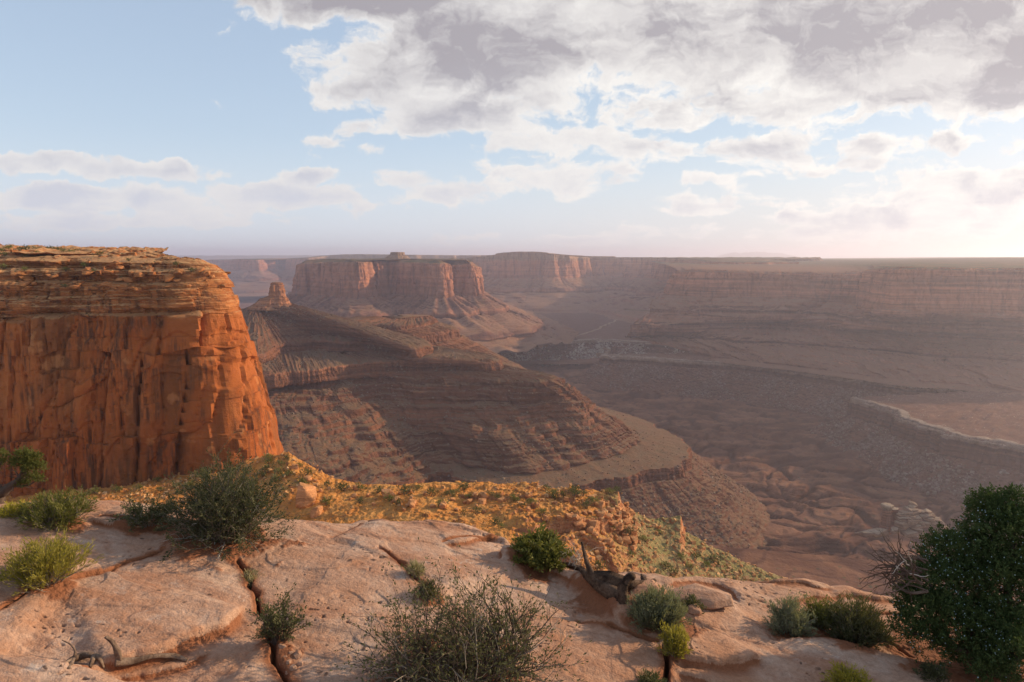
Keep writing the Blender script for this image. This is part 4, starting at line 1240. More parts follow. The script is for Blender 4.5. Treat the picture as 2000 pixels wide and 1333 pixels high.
def slab_mat():
    m, t, out = new_mat('slab_sandstone')
    g = nd(t, 'ShaderNodeNewGeometry')
    P = g.outputs['Position']
    da = nd(t, 'ShaderNodeAttribute', attribute_name='dirt').outputs['Fac']
    pa_ = nd(t, 'ShaderNodeAttribute', attribute_name='pit').outputs['Fac']
    big = noise_tex(t, P, 0.55, 6.0, 0.62, 0.3)
    mid = noise_tex(t, P, 2.6, 7.0, 0.66)
    fine = noise_tex(t, P, 24.0, 5.0, 0.7)
    base = mixc(t, mapr(t, big, 0.36, 0.64), (0.45, 0.255, 0.165), (0.54, 0.365, 0.27))
    base = mixc(t, mapr(t, mid, 0.40, 0.66, 0, 0.75), base, (0.40, 0.185, 0.095))
    base = mixc(t, mapr(t, mid, 0.44, 0.33, 0, 0.55), base, (0.60, 0.42, 0.31))
    # thin beds seen edge on
    s = nd(t, 'ShaderNodeSeparateXYZ', {0: P})
    bv = nd(t, 'ShaderNodeCombineXYZ', {0: mth(t, 'MULTIPLY', s.outputs[0], 0.7), 1: mth(t, 'MULTIPLY_ADD', s.outputs[0], 1.6, mth(t, 'MULTIPLY', s.outputs[1], 5.0)), 2: mth(t, 'MULTIPLY', s.outputs[2], 14.0)}).outputs[0]
    beds = noise_tex(t, bv, 0.9, 5.0, 0.6)
    base = mixc(t, mapr(t, beds, 0.50, 0.66, 0, 0.62), base, (0.36, 0.155, 0.08))
    # grey-white lichen and small dark lichen spots
    lc = mth(t, 'MULTIPLY', mapr(t, noise_tex(t, P, 7.0, 5.0, 0.7), 0.58, 0.68), mapr(t, big, 0.45, 0.6))
    base = mixc(t, mth(t, 'MULTIPLY', lc, 0.55), base, (0.58, 0.50, 0.44))
    v = nd(t, 'ShaderNodeTexVoronoi', {'Scale': 17.0})
    t.links.new(vmth(t, 'ADD', P, vmth(t, 'MULTIPLY', nd(t, 'ShaderNodeTexNoise', {'Vector': P, 'Scale': 9.0}).outputs['Color'], (0.12, 0.12, 0.0))), v.inputs['Vector'])
    r = nd(t, 'ShaderNodeSeparateColor', {0: v.outputs['Color']})
    sp = mth(t, 'MULTIPLY', mapr(t, v.outputs['Distance'], 0.30, 0.18), mth(t, 'MULTIPLY', mapr(t, r.outputs[0], 0.70, 0.72), mapr(t, noise_tex(t, P, 1.1, 4.0, 0.6), 0.48, 0.54)))
    base = mixc(t, mth(t, 'MULTIPLY', sp, 0.85), base, (0.075, 0.045, 0.035))
    base = mixc(t, mapr(t, fine, 0.4, 0.66, 0, 0.55), base, mixc(t, 1.0, base, (0.6, 0.55, 0.5), 'MULTIPLY'))
    base = mixc(t, mth(t, 'MULTIPLY', pa_, 0.6), base, (0.16, 0.075, 0.045))
    base = mixc(t, mapr(t, da, 0.15, 0.7), base, (0.27, 0.105, 0.05))
    grit = noise_tex(t, P, 95.0, 3.0, 0.6)
    base = mixc(t, mapr(t, grit, 0.42, 0.62, 0, 0.30), base, mixc(t, 1.0, base, (0.55, 0.5, 0.46), 'MULTIPLY'))
    bh = mth(t, 'ADD', mth(t, 'MULTIPLY', fine, 0.6), mth(t, 'ADD', mth(t, 'MULTIPLY', beds, 1.1), mid))
    bh = mth(t, 'ADD', bh, mth(t, 'MULTIPLY', grit, 0.16))
    finish(t, out, base, 0.88, bh, 0.035, 0.75, spec=0.2)
    return m

M_slab = slab_mat()
o = mesh_np('rock_slab', SLABV, grid_faces(len(rad), na), M_slab, attrs={'dirt': dirt, 'pit': pit})
struct(o, 'pink sandstone slab with cracks and ledges in the foreground', 'rock slab')


def ground(px, py):
    """the point of the slab seen at a pixel"""
    d = ray(px, py)
    ts = np.linspace(2.5, 9.5, 1400)
    p = d[None, :] * ts[:, None]
    z, _, _ = slab_h(p[:, 0], p[:, 1])
    z = z - edge_drop(p[:, 0], p[:, 1])[0]
    hit = p[:, 2] < z
    hit &= np.hypot(p[:, 0], p[:, 1]) < np.interp(np.arctan2(p[:, 0], p[:, 1]), e_ang, e_r) + 0.15
    if not hit.any():
        return ground(px, py + 3)
    k = np.argmax(hit)
    q = p[k].copy(); q[2] = z[k]
    return q


# ------------------------------------------------------------------ plants
def tubes(lines, sides=4):
    """lines: list of (points (k,3), radii (k,)) -> one vertex array and quads"""
    Vs, Fs, base = [], [], 0
    ca = np.linspace(0, 2 * np.pi, sides, endpoint=False)
    for pts, rad_ in lines:
        pts = np.asarray(pts, float); k = len(pts)
        T = np.gradient(pts, axis=0); T /= np.linalg.norm(T, axis=1)[:, None] + 1e-9
        ref = np.where(np.abs(T[:, 2:3]) > 0.9, np.array([[1.0, 0, 0]]), np.array([[0, 0, 1.0]]))
        A = np.cross(T, ref); A /= np.linalg.norm(A, axis=1)[:, None] + 1e-9
        B = np.cross(T, A)
        rr_ = np.asarray(rad_, float)[:, None, None]
        ringv = pts[:, None, :] + rr_ * (A[:, None, :] * np.cos(ca)[None, :, None] + B[:, None, :] * np.sin(ca)[None, :, None])
        Vs.append(ringv.reshape(-1, 3))
        Fs.append(grid_faces(k, sides, True) + base)
        base += k * sides
    return np.concatenate(Vs), np.concatenate(Fs)


def leaves(C, D_, length, width, rng, cup=0.0):
    """one diamond leaf per centre C along direction D_ with a random roll; returns verts, quads"""
    n = len(C)
    r = rng.normal(size=(n, 3))
    A = D_ / (np.linalg.norm(D_, axis=1)[:, None] + 1e-9)
    B = np.cross(A, r); B /= np.linalg.norm(B, axis=1)[:, None] + 1e-9
    Nn = np.cross(A, B)
    l = (length * rng.uniform(0.6, 1.3, n))[:, None]; w = (width * rng.uniform(0.6, 1.3, n))[:, None]
    V = np.stack([C, C + A * l * 0.5 + B * w * 0.5 + Nn * w * cup, C + A * l, C + A * l * 0.5 - B * w * 0.5 + Nn * w * cup], 1)
    F_ = np.arange(n * 4).reshape(n, 4)
    return V.reshape(-1, 3), F_


def grow(rng, p, d, L_, r, n=7, wob=0.25, up=0.0, tip=0.25):
    """a wandering shoot"""
    pts = [np.array(p, float)]; d = np.array(d, float); d /= np.linalg.norm(d) + 1e-9
    for i in range(n):
        d = d + rng.normal(size=3) * wob + np.array([0, 0, up])
        d /= np.linalg.norm(d) + 1e-9
        pts.append(pts[-1] + d * L_ / n)
    return np.array(pts), np.linspace(r, r * tip, n + 1)


def plant_mat(name, c1, c2, rough=0.7, trans=0.25, scale=9.0, obj_var=True):
    m, t, out = new_mat(name)
    g = nd(t, 'ShaderNodeNewGeometry')
    rnd = g.outputs['Random Per Island']
    col = mixc(t, rnd, c1, c2)
    tcn = nd(t, 'ShaderNodeTexCoord')
    nzv = noise_tex(t, tcn.outputs['Object'], scale, 3.0)
    col = mixc(t, mapr(t, nzv, 0.35, 0.65, 0.0, 0.55), col, mixc(t, 1.0, col, (0.6, 0.62, 0.5), 'MULTIPLY'))
    if obj_var:
        oi = nd(t, 'ShaderNodeObjectInfo')
        col = mixc(t, mapr(t, oi.outputs['Random'], 0, 1, 0, 0.35), col, (0.16, 0.15, 0.06))
    b = nd(t, 'ShaderNodeBsdfPrincipled', {'Base Color': col, 'Roughness': rough, 'Specular IOR Level': 0.2})
    if trans:
        tr = nd(t, 'ShaderNodeBsdfTranslucent', {'Color': mixc(t, 1.0, col, (1.2, 1.25, 0.7), 'MULTIPLY')})
        mx_ = nd(t, 'ShaderNodeMixShader', {0: trans, 1: b.outputs[0], 2: tr.outputs[0]})
        t.links.new(mx_.outputs[0], out.inputs['Surface'])
    else:
        t.links.new(b.outputs[0], out.inputs['Surface'])
    return m


def wood_mat(name, c1, c2):
    m, t, out = new_mat(name)
    tcn = nd(t, 'ShaderNodeTexCoord')
    P = tcn.outputs['Object']
    n = noise_tex(t, P, 14.0, 5.0, 0.65, 0.6)
    g = nd(t, 'ShaderNodeNewGeometry')
    col = mixc(t, mapr(t, n, 0.35, 0.65), c1, c2)
    col = mixc(t, mapr(t, g.outputs['Random Per Island'], 0, 1, 0, 0.5), col, mixc(t, 1.0, col, (0.5, 0.46, 0.42), 'MULTIPLY'))
    finish(t, out, col, 0.85, noise_tex(t, P, 60.0, 3.0), 0.004, 0.8)
    return m

M_twig = wood_mat('grey_twig', (0.20, 0.155, 0.115), (0.30, 0.25, 0.20))
M_twig_d = wood_mat('dark_twig', (0.085, 0.055, 0.042), (0.15, 0.105, 0.08))
M_pale = wood_mat('bleached_twig', (0.42, 0.36, 0.29), (0.52, 0.46, 0.39))
M_olive = plant_mat('olive_leaf', (0.085, 0.085, 0.038), (0.14, 0.13, 0.062))
M_dkolive = plant_mat('dark_olive_leaf', (0.06, 0.066, 0.032), (0.115, 0.11, 0.052))
M_bright = plant_mat('fresh_leaf', (0.125, 0.13, 0.03), (0.205, 0.19, 0.048))
M_yellow = plant_mat('yellow_green_leaf', (0.33, 0.275, 0.035), (0.45, 0.36, 0.065), trans=0.4)
M_sage = plant_mat('sage_leaf', (0.20, 0.205, 0.135), (0.30, 0.29, 0.19))
M_juniper = plant_mat('juniper_leaf', (0.042, 0.068, 0.022), (0.085, 0.118, 0.036), trans=0.15, obj_var=False)
M_straw = plant_mat('straw', (0.38, 0.32, 0.18), (0.46, 0.39, 0.23))


def bush(name, px, py, w, h, kind, label, cat='shrub', group=None, seed=1, **k):
    """a shrub rooted at a pixel of the slab; w, h in pixels of the photograph"""
    g = ground(px, py)
    sc = np.linalg.norm(g) / F * 1.0
    return bush_at(name, g, w * sc, h * sc, kind, label, cat, group, seed, **k)


def bush_at(name, g, w, h, kind, label, cat='shrub', group=None, seed=1, nstem=60, leaf=None, leafn=40, mat_leaf=None, mat_twig=None, spread=1.0, ll=0.02, lw=0.006, twig_r=0.0035, dead=0, dead_mat=None, bare=0, up=0.05, sub=3, fill=1.0, wob=0.2, depth=None, lean=(0, 0), hvar=0.35):
    rng = np.random.RandomState(seed)
    root = empty(name, g)
    tag(root, label, cat, group)
    depth = depth or w
    stems, tw_pts, tw_dir = [], [], []
    for i in range(nstem):
        a_ = rng.uniform(0, 2 * np.pi)
        q = np.sqrt(rng.rand())
        tgt = np.array([np.cos(a_) * q * w * 0.5 * spread + lean[0], np.sin(a_) * q * depth * 0.5 * spread + lean[1], h * (1 - 0.62 * q ** 2.2) * (1 - hvar * rng.rand())])
        p0 = np.array([np.cos(a_), np.sin(a_), 0]) * q * 0.12 * w + np.array([0, 0, -0.02])
        L_ = np.linalg.norm(tgt - p0)
        pts, rd_ = grow(rng, p0, tgt - p0, L_, twig_r * rng.uniform(0.8, 1.6), 8, wob, up * 0.3)
        stems.append((pts, rd_))
        for s_ in range(sub):
            k_ = rng.randint(2, 8)
            d_ = (pts[k_] - pts[k_ - 1]); d_ = d_ / np.linalg.norm(d_) + rng.normal(size=3) * 0.55
            p2, r2 = grow(rng, pts[k_], d_, L_ * rng.uniform(0.18, 0.42), rd_[k_] * 0.7, 5, wob, up)
            stems.append((p2, r2))
            tw_pts.append(p2); tw_dir.append(np.gradient(p2, axis=0))
        tw_pts.append(pts[4:]); tw_dir.append(np.gradient(pts, axis=0)[4:])
    V, F_ = tubes(stems, 3)
    mesh_np('stems', V, F_, mat_twig or M_twig, root, False)
    if leafn:
        C, DD = [], []
        for p2, d2 in zip(tw_pts, tw_dir):
            n_ = max(2, int(leafn * rng.uniform(0.5, 1.5)))
            u_ = rng.uniform(0, len(p2) - 1.001, n_)
            i_ = u_.astype(int); f_ = (u_ - i_)[:, None]
            C.append(p2[i_] * (1 - f_) + p2[i_ + 1] * f_ + rng.normal(size=(n_, 3)) * ll * 0.35)
            dn = d2[i_] / (np.linalg.norm(d2[i_], axis=1)[:, None] + 1e-9)
            DD.append(dn + rng.normal(size=(n_, 3)) * (0.45 if kind != 'broom' else 0.18))
        C = np.concatenate(C); DD = np.concatenate(DD)
        keep = C[:, 2] > h * bare
        C, DD = C[keep], DD[keep]
        V, F_ = leaves(C, DD, ll, lw, rng)
        mesh_np('leaves', V, F_, mat_leaf or M_olive, root, False)
    if dead:
        ds = []
        for i in range(dead):
            a_ = rng.uniform(np.pi * 0.95, np.pi * 2.05)
            p0 = np.array([np.cos(a_) * w * 0.12, np.sin(a_) * depth * 0.1, 0.03])
            d_ = np.array([np.cos(a_), np.sin(a_), rng.uniform(0.1, 1.1)])
            pts, rd_ = grow(rng, p0, d_, rng.uniform(0.25, 0.5) * w, twig_r * 1.6, 9, 0.35, -0.02)
            ds.append((pts, rd_))
            for s_ in range(4):
                k_ = rng.randint(2, 9)
                p2, r2 = grow(rng, pts[k_], pts[k_] - pts[k_ - 1] + rng.normal(size=3) * 0.03, 0.14 * w, rd_[k_] * 0.7, 5, 0.4)
                ds.append((p2, r2))
        V, F_ = tubes(ds, 4)
        mesh_np('dead_branches', V, F_, dead_mat or M_pale, root, False)
    return root

# ---- foreground shrubs
bush('shrub', 442, 1055, 190, 165, 'leafy', 'large dark green shrub with bleached dead twigs, at the cliff edge of the slab', seed=3, nstem=190, sub=4, leafn=30, mat_leaf=M_dkolive, ll=0.022, lw=0.008, twig_r=0.0035, dead=14, dead_mat=M_pale, hvar=0.3)
bush('shrub', 292, 1020, 100, 55, 'leafy', 'small low dark shrub touching the left side of the largest dark green shrub', seed=4, nstem=45, leafn=22, mat_leaf=M_dkolive, ll=0.022, lw=0.008, dead=4, dead_mat=M_twig)
bush('shrub', 898, 1345, 490, 265, 'leafy', 'big twiggy half-bare shrub in the middle of the bottom edge', seed=5, nstem=210, sub=5, leafn=8, mat_leaf=M_olive, mat_twig=M_twig_d, ll=0.022, lw=0.010, twig_r=0.0032, dead=34, dead_mat=M_twig, wob=0.34, depth=0.75, hvar=0.55)
g0 = ground(985, 1300)
bush_at('shrub', g0, 0.60, 0.78, 'leafy', 'tall bare-tipped bush rising behind the big twiggy shrub', seed=6, nstem=34, sub=6, leafn=7, mat_leaf=M_olive, mat_twig=M_twig_d, ll=0.022, lw=0.011, twig_r=0.005, wob=0.28, hvar=0.3, up=0.1)
bush('shrub', 90, 1140, 130, 74, 'broom', 'bright yellow-green shrub on the slab at the left edge of the picture', seed=7, nstem=130, sub=3, leafn=20, mat_leaf=M_yellow, ll=0.03, lw=0.005, wob=0.13, up=0.12, bare=0.15)
bush('shrub', 112, 1022, 120, 50, 'broom', 'wide yellow-green shrub near the far edge of the slab by the left tree', seed=8, nstem=110, sub=3, leafn=18, mat_leaf=M_bright, ll=0.03, lw=0.006, wob=0.15, up=0.1, dead=4, dead_mat=M_twig)
bush('grass_tuft', 30, 1006, 55, 17, 'broom', 'small pale green tuft at the far left edge of the slab', 'tuft', seed=9, nstem=60, sub=2, leafn=10, mat_leaf=M_yellow, ll=0.03, lw=0.005, wob=0.12)
bush('grass_tuft', 488, 1146, 32, 32, 'broom', 'dry straw-coloured tuft growing in the long crack below the dark shrub', 'tuft', seed=10, nstem=40, sub=2, leafn=9, mat_leaf=M_straw, ll=0.035, lw=0.004, wob=0.12)
bush('shrub', 545, 1252, 70, 92, 'leafy', 'small dark thorny bush at the lower end of the long crack', seed=11, nstem=38, sub=4, leafn=14, mat_leaf=M_dkolive, mat_twig=M_twig_d, ll=0.02, lw=0.008, wob=0.2, up=0.1)
bush('shrub', 1052, 1102, 105, 70, 'leafy', 'bright green leafy shrub beside the dead tree trunk', seed=12, nstem=70, sub=4, leafn=26, mat_leaf=M_bright, ll=0.032, lw=0.016, wob=0.2, up=0.08)
bush('grass_tuft', 812, 1125, 30, 26, 'broom', 'pale dry tuft in the short crack in the middle of the slab', 'tuft', seed=13, nstem=40, sub=2, leafn=8, mat_leaf=M_straw, ll=0.035, lw=0.004, wob=0.12)
bush('shrub', 836, 1168, 40, 38, 'broom', 'tiny olive shrub directly above the big twiggy shrub', seed=14, nstem=34, sub=3, leafn=14, mat_leaf=M_olive, ll=0.022, lw=0.006)
bush('sagebrush', 1283, 1222, 108, 66, 'broom', 'grey-green sagebrush with upright flower stalks in front of the dead trunk', 'sagebrush', seed=15, nstem=130, sub=3, leafn=22, mat_leaf=M_sage, ll=0.032, lw=0.006, wob=0.1, up=0.14, dead=4, dead_mat=M_twig)
bush('shrub', 1318, 1278, 50, 52, 'broom', 'little yellow-green shrub below the sagebrush at a crack', seed=16, nstem=80, sub=3, leafn=18, mat_leaf=M_yellow, ll=0.026, lw=0.005, wob=0.12, up=0.12)
bush('sagebrush', 1540, 1236, 74, 60, 'broom', 'silvery sagebrush, leftmost of three shrubs in a row by the juniper', 'sagebrush', seed=17, nstem=90, sub=3, leafn=20, mat_leaf=M_sage, ll=0.026, lw=0.006, wob=0.14, up=0.08)
bush('shrub', 1602, 1226, 56, 52, 'broom', 'narrow green shrub, middle of three in a row by the juniper', seed=18, nstem=60, sub=3, leafn=20, mat_leaf=M_bright, ll=0.03, lw=0.006, wob=0.16, up=0.1)
bush('shrub', 1668, 1254, 108, 78, 'broom', 'round olive shrub, rightmost of three in a row by the juniper', seed=19, nstem=120, sub=3, leafn=24, mat_leaf=M_olive, ll=0.034, lw=0.006, wob=0.14, up=0.1)
bush('grass_tuft', 1655, 1345, 66, 36, 'broom', 'yellowish tuft cut by the bottom edge right of centre', 'tuft', seed=20, nstem=70, sub=2, leafn=14, mat_leaf=M_yellow, ll=0.03, lw=0.005, wob=0.14)
bush('shrub', 1822, 1326, 40, 26, 'broom', 'very small dark shrub on the slab below the juniper', seed=21, nstem=40, sub=3, leafn=14, mat_leaf=M_dkolive, ll=0.022, lw=0.006)
bush('grass_tuft', 1268, 1345, 60, 22, 'broom', 'low green tuft at the bottom edge left of the deep crack', 'tuft', seed=22, nstem=50, sub=2, leafn=12, mat_leaf=M_olive, ll=0.026, lw=0.005)
bush('shrub', 1352, 1190, 44, 24, 'leafy', 'small dark green plant tucked under the flat loose rock', seed=23, nstem=30, sub=3, leafn=14, mat_leaf=M_olive, ll=0.022, lw=0.008)


# ------------------------------------------------------------------ the berried juniper on the right
def foliage_lobes(rng, lobes, n_tw, ll, lw, per, flat=0.9):
    """sprays of scale leaves filling the shells of lobes (centre, radii)"""
    C, DD, tw = [], [], []
    tot = sum(l[1][0] * l[1][1] * l[1][2] for l in lobes) ** 1.0
    for c, r in lobes:
        c = np.array(c); r = np.array(r)
        k = max(6, int(n_tw * (r[0] * r[1] * r[2]) ** 0.67 / sum((q[1][0] * q[1][1] * q[1][2]) ** 0.67 for q in lobes)))
        d = rng.normal(size=(k, 3)); d /= np.linalg.norm(d, axis=1)[:, None]
        d[:, 2] = np.where(d[:, 2] < -0.55, -d[:, 2], d[:, 2])
        lump = 1 + 0.55 * perlin(d[:, 0] * 2.4 + c[0] * 3, d[:, 1] * 2.4 + c[1] * 3, d[:, 2] * 2.4)
        rad_ = rng.uniform(0.55, 1.02, k) * lump
        p = c + d * r * rad_[:, None]
        out = d * 0.8 + np.array([0, 0, 0.55]) + rng.normal(size=(k, 3)) * 0.35
        out /= np.linalg.norm(out, axis=1)[:, None]
        s_ = rng.rand(k, per)
        q = p[:, None, :] + out[:, None, :] * (s_[:, :, None] * ll * 4.0) + rng.normal(size=(k, per, 3)) * ll * 0.55 * (1 - 0.5 * s_[:, :, None])
        dd_ = out[:, None, :] + rng.normal(size=(k, per, 3)) * 0.5
        C.append(q.reshape(-1, 3)); DD.append(dd_.reshape(-1, 3)); tw.append(np.concatenate([p, out], 1))
    return np.concatenate(C), np.concatenate(DD), np.concatenate(tw)


def on_ray(px, py, dist):
    return at_y(px, py, dist)

jg = ground(1945, 1318)
JY = jg[1]
jun = empty('juniper_tree', jg)
tag(jun, 'dark green juniper covered in pale blue berries at the right edge of the slab', 'juniper')
rng = np.random.RandomState(41)
J = []
for px, py, rp, dy in [(1790, 1185, 42, 0.0), (1772, 1232, 26, -.1), (1930, 990, 30, .15), (1985, 985, 26, .1), (1948, 1030, 62, 0.15), (1985, 1060, 70, 0.0), (1905, 1085, 52, 0.15), (1850, 1085, 48, 0.10), (1815, 1140, 50, 0.0), (1880, 1150, 70, 0.05), (1960, 1150, 80, -0.05), (1820, 1205, 58, -0.1), (1880, 1235, 70, -0.15),
                       (1815, 1255, 40, -0.1), (1960, 1240, 70, -0.25), (1985, 1290, 62, -0.45), (1945, 1320, 45, -0.45), (1905, 1290, 45, -0.1), (2050, 1130, 95, 0.1), (2070, 1260, 100, -0.2), (2040, 1040, 60, 0.2), (2140, 1180, 90, 0.1)]:
    c = on_ray(px, py, JY + 0.1 + dy) - jg
    r = rp / F * (JY + dy) * 1.0
    J.append((c, (r, r * 0.95, r * 0.9)))
C, DD, TW = foliage_lobes(rng, J, 10500, 0.016, 0.0065, 17)
V, F_ = leaves(C, DD, 0.019, 0.0085, rng)
mesh_np('foliage', V, F_, M_juniper, jun, False)
lines = []
for c, r in J:
    base_ = np.array([rng.uniform(-.05, .05), rng.uniform(-.05, .05), 0.02])
    mid_ = base_ * 0.5 + np.asarray(c) * 0.5 + rng.normal(size=3) * 0.06
    pts = crom(np.array([base_, mid_, np.asarray(c)]), 12)
    pts[1:-1] += rng.normal(size=(10, 3)) * 0.008
    lines.append((pts, np.linspace(0.032, 0.006, 12)))
V, F_ = tubes(lines, 7)
mesh_np('trunk', V, F_, M_twig_d, jun)
# bare branches reaching out to the left
lines = []
st = on_ray(1785, 1122, JY - 0.12) - jg
for k in range(26):
    tx, ty = rng.uniform(1668, 1715), rng.uniform(1052, 1152)
    if k < 10:
        tx, ty = rng.uniform(1690, 1765), rng.uniform(1030, 1120)
    e = on_ray(tx, ty, JY + rng.uniform(-0.2, 0.25)) - jg
    s0 = st + rng.normal(size=3) * 0.05
    pts, rd_ = grow(rng, s0, e - s0, np.linalg.norm(e - s0), 0.006 * rng.uniform(.6, 1.4), 12, 0.17, 0.0, 0.2)
    lines.append((pts, rd_))
    for q in range(5):
        i_ = rng.randint(3, 12)
        p2, r2 = grow(rng, pts[i_], pts[i_] - pts[i_ - 1] + rng.normal(size=3) * 0.012, rng.uniform(.06, .16), rd_[i_] * .7, 6, 0.3)
        lines.append((p2, r2))
lines.append((crom(np.array([st + [0.1, 0, -0.12], st + [-0.02, 0, -0.13], on_ray(1745, 1140, JY) - jg, on_ray(1722, 1118, JY) - jg]), 16), np.linspace(0.013, 0.004, 16)))
V, F_ = tubes(lines, 4)
mesh_np('bare_branches', V, F_, M_twig_d, jun, False)
lines = []
for k in range(5):
    s0 = on_ray(1775, 1100, JY - 0.15) - jg + rng.normal(size=3) * 0.03
    pts, rd_ = grow(rng, s0, [rng.uniform(-1, .4), -.3, rng.uniform(-.6, .9)], 0.14, 0.004, 8, 0.35)
    lines.append((pts, rd_))
V, F_ = tubes(lines, 4)
mesh_np('dead_branches', V, F_, M_pale, jun, False)
m, t, out = new_mat('juniper_berry')
finish(t, out, (0.33, 0.44, 0.45), 0.6)
M_berry = m
# berries sit in patches on the outer sprays that face outwards
pz_ = perlin(TW[:, 0] * 4.5 + 3, TW[:, 1] * 4.5, TW[:, 2] * 4.5)
sel = np.where((pz_ > 0.02) & (TW[:, 4] < 0.55))[0]
sel = rng.choice(sel, min(1700, len(sel)), replace=False)
bc = TW[sel, :3] + TW[sel, 3:] * rng.uniform(0.045, 0.075, len(sel))[:, None] + rng.normal(size=(len(sel), 3)) * 0.01
octv = np.array([[1, 0, 0], [-1, 0, 0], [0, 1, 0], [0, -1, 0], [0, 0, 1], [0, 0, -1]], float)
octf = np.array([[0, 2, 4], [2, 1, 4], [1, 3, 4], [3, 0, 4], [2, 0, 5], [1, 2, 5], [3, 1, 5], [0, 3, 5]])
br_ = rng.uniform(0.0038, 0.0062, len(sel))
V = (bc[:, None, :] + octv[None] * br_[:, None, None]).reshape(-1, 3)
F_ = (octf[None] + 6 * np.arange(len(sel))[:, None, None]).reshape(-1, 3)
ob = mesh_np('berries', V, F_, M_berry, jun)
ob['kind'] = 'stuff'
# a few grass-like shoots at its foot
lines = []
g1 = ground(1905, 1300) - jg
for k in range(40):
    pts, rd_ = grow(rng, g1 + rng.normal(size=3) * [.06, .06, 0], [rng.uniform(-1, .3), rng.uniform(-.4, .1), .5], rng.uniform(.12, .25), .002, 7, .12)
    lines.append((pts, rd_))
V, F_ = tubes(lines, 3)
mesh_np('low_shoots', V, F_, M_olive, jun, False)

# ------------------------------------------------------------------ the crooked little tree behind the slab on the left
ly = 7.4
lb = at_y(-5, 1010, ly); lb[2] = -5.0
lt = empty('juniper_tree', lb)
tag(lt, 'crooked small juniper with a round crown behind the slab at the left edge', 'juniper')
rng = np.random.RandomState(52)
def lp(px, py, dy=0.0):
    return at_y(px, py, ly + dy) - lb
tr = [lp(-8, 1060), lp(-2, 1000), lp(6, 965), lp(20, 950), lp(34, 940), lp(44, 925), lp(50, 908)]
tr[0] = np.array([0, 0, -0.3])
lines = [(crom(np.array(tr), 30), np.linspace(0.075, 0.018, 30)), (crom(np.array([lp(8, 962), lp(-8, 940), lp(-2, 915), lp(4, 900)]), 16), np.linspace(0.03, 0.006, 16)),
         (crom(np.array([lp(24, 948), lp(45, 950), lp(62, 945), lp(78, 932)]), 16), np.linspace(0.02, 0.004, 16))]
for k in range(26):
    p0 = lines[0][0][rng.randint(14, 30)]
    p2, r2 = grow(rng, p0, rng.normal(size=3) + [0.2, 0, .5], rng.uniform(.1, .22), .007, 6, .3)
    lines.append((p2, r2))
V, F_ = tubes(lines, 6)
mesh_np('trunk', V, F_, M_twig_d, lt)
def lobe(px, py, r, dy=0):
    r = r / F * ly
    return (lp(px, py, dy), (r, r, r * .85))
LB = [lobe(46, 895, 14), lobe(62, 900, 13), lobe(36, 910, 10), lobe(60, 916, 13), lobe(76, 915, 9), lobe(62, 936, 9), lobe(2, 893, 9), lobe(14, 903, 6), lobe(45, 948, 8), lobe(76, 940, 7), lobe(-10, 910, 9)]
C, DD, TW = foliage_lobes(rng, LB, 900, 0.015, .007, 12)
V, F_ = leaves(C, DD, .018, .008, rng)
M_jun2 = plant_mat('sunlit_juniper_leaf', (0.09, 0.105, 0.028), (0.15, 0.15, 0.04), obj_var=False)
mesh_np('foliage', V, F_, M_jun2, lt, False)

# ------------------------------------------------------------------ dead wood
def log_mesh(name, parts, parent, mat, seed, sides=14):
    for i, (pts, rad_) in enumerate(parts):
        pts = resample(crom(np.array(pts, float), 60), 70)
        rr_ = np.interp(np.linspace(0, 1, 70), np.linspace(0, 1, len(rad_)), rad_)
        V, F_ = tubes([(pts, rr_)], sides)
        V = V.reshape(70, sides, 3)
        th = np.arange(sides)[None, :] + 0 * rr_[:, None]
        s_ = np.linspace(0, 1, 70)[:, None] + 0 * th
        n = 0.55 * perlin(np.cos(th / sides * 6.283) * 2.2 + seed + i, np.sin(th / sides * 6.283) * 2.2, s_ * 2.0) + 0.35 * perlin(th * 1.7 + seed, s_ * 1.5 + i, None)
        V = pts[:, None, :] + (V - pts[:, None, :]) * (1 + n)[..., None]
        V = np.concatenate([V.reshape(-1, 3), pts[:1], pts[-1:]])
        k = 70 * sides
        j = np.arange(sides)
        caps = np.concatenate([np.stack([(j + 1) % sides, j, 0 * j + k], -1), np.stack([69 * sides + j, 69 * sides + (j + 1) % sides, 0 * j + k + 1], -1)])
        mesh_np(name[i], V, [F_, caps], mat, parent)

def wood_grain(name, c1, c2, c3):
    m, t, out = new_mat(name)
    g = nd(t, 'ShaderNodeNewGeometry')
    n = noise_tex(t, vmth(t, 'MULTIPLY', g.outputs['Position'], (30, 30, 30)), 1.0, 6.0, 0.7, 1.5)
    n2 = noise_tex(t, g.outputs['Position'], 9.0, 4.0, 0.6)
    col = mixc(t, mapr(t, n, .35, .65), c1, c2)
    col = mixc(t, mapr(t, n2, .42, .62), col, c3)
    finish(t, out, col, .85, n, .012, 1.0)
    return m
M_log = wood_grain('weathered_wood', (0.085, 0.048, 0.030), (0.17, 0.105, 0.068), (0.032, 0.018, 0.012))
M_drift = wood_grain('grey_driftwood', (0.17, 0.105, 0.07), (0.29, 0.21, 0.155), (0.085, 0.05, 0.034))

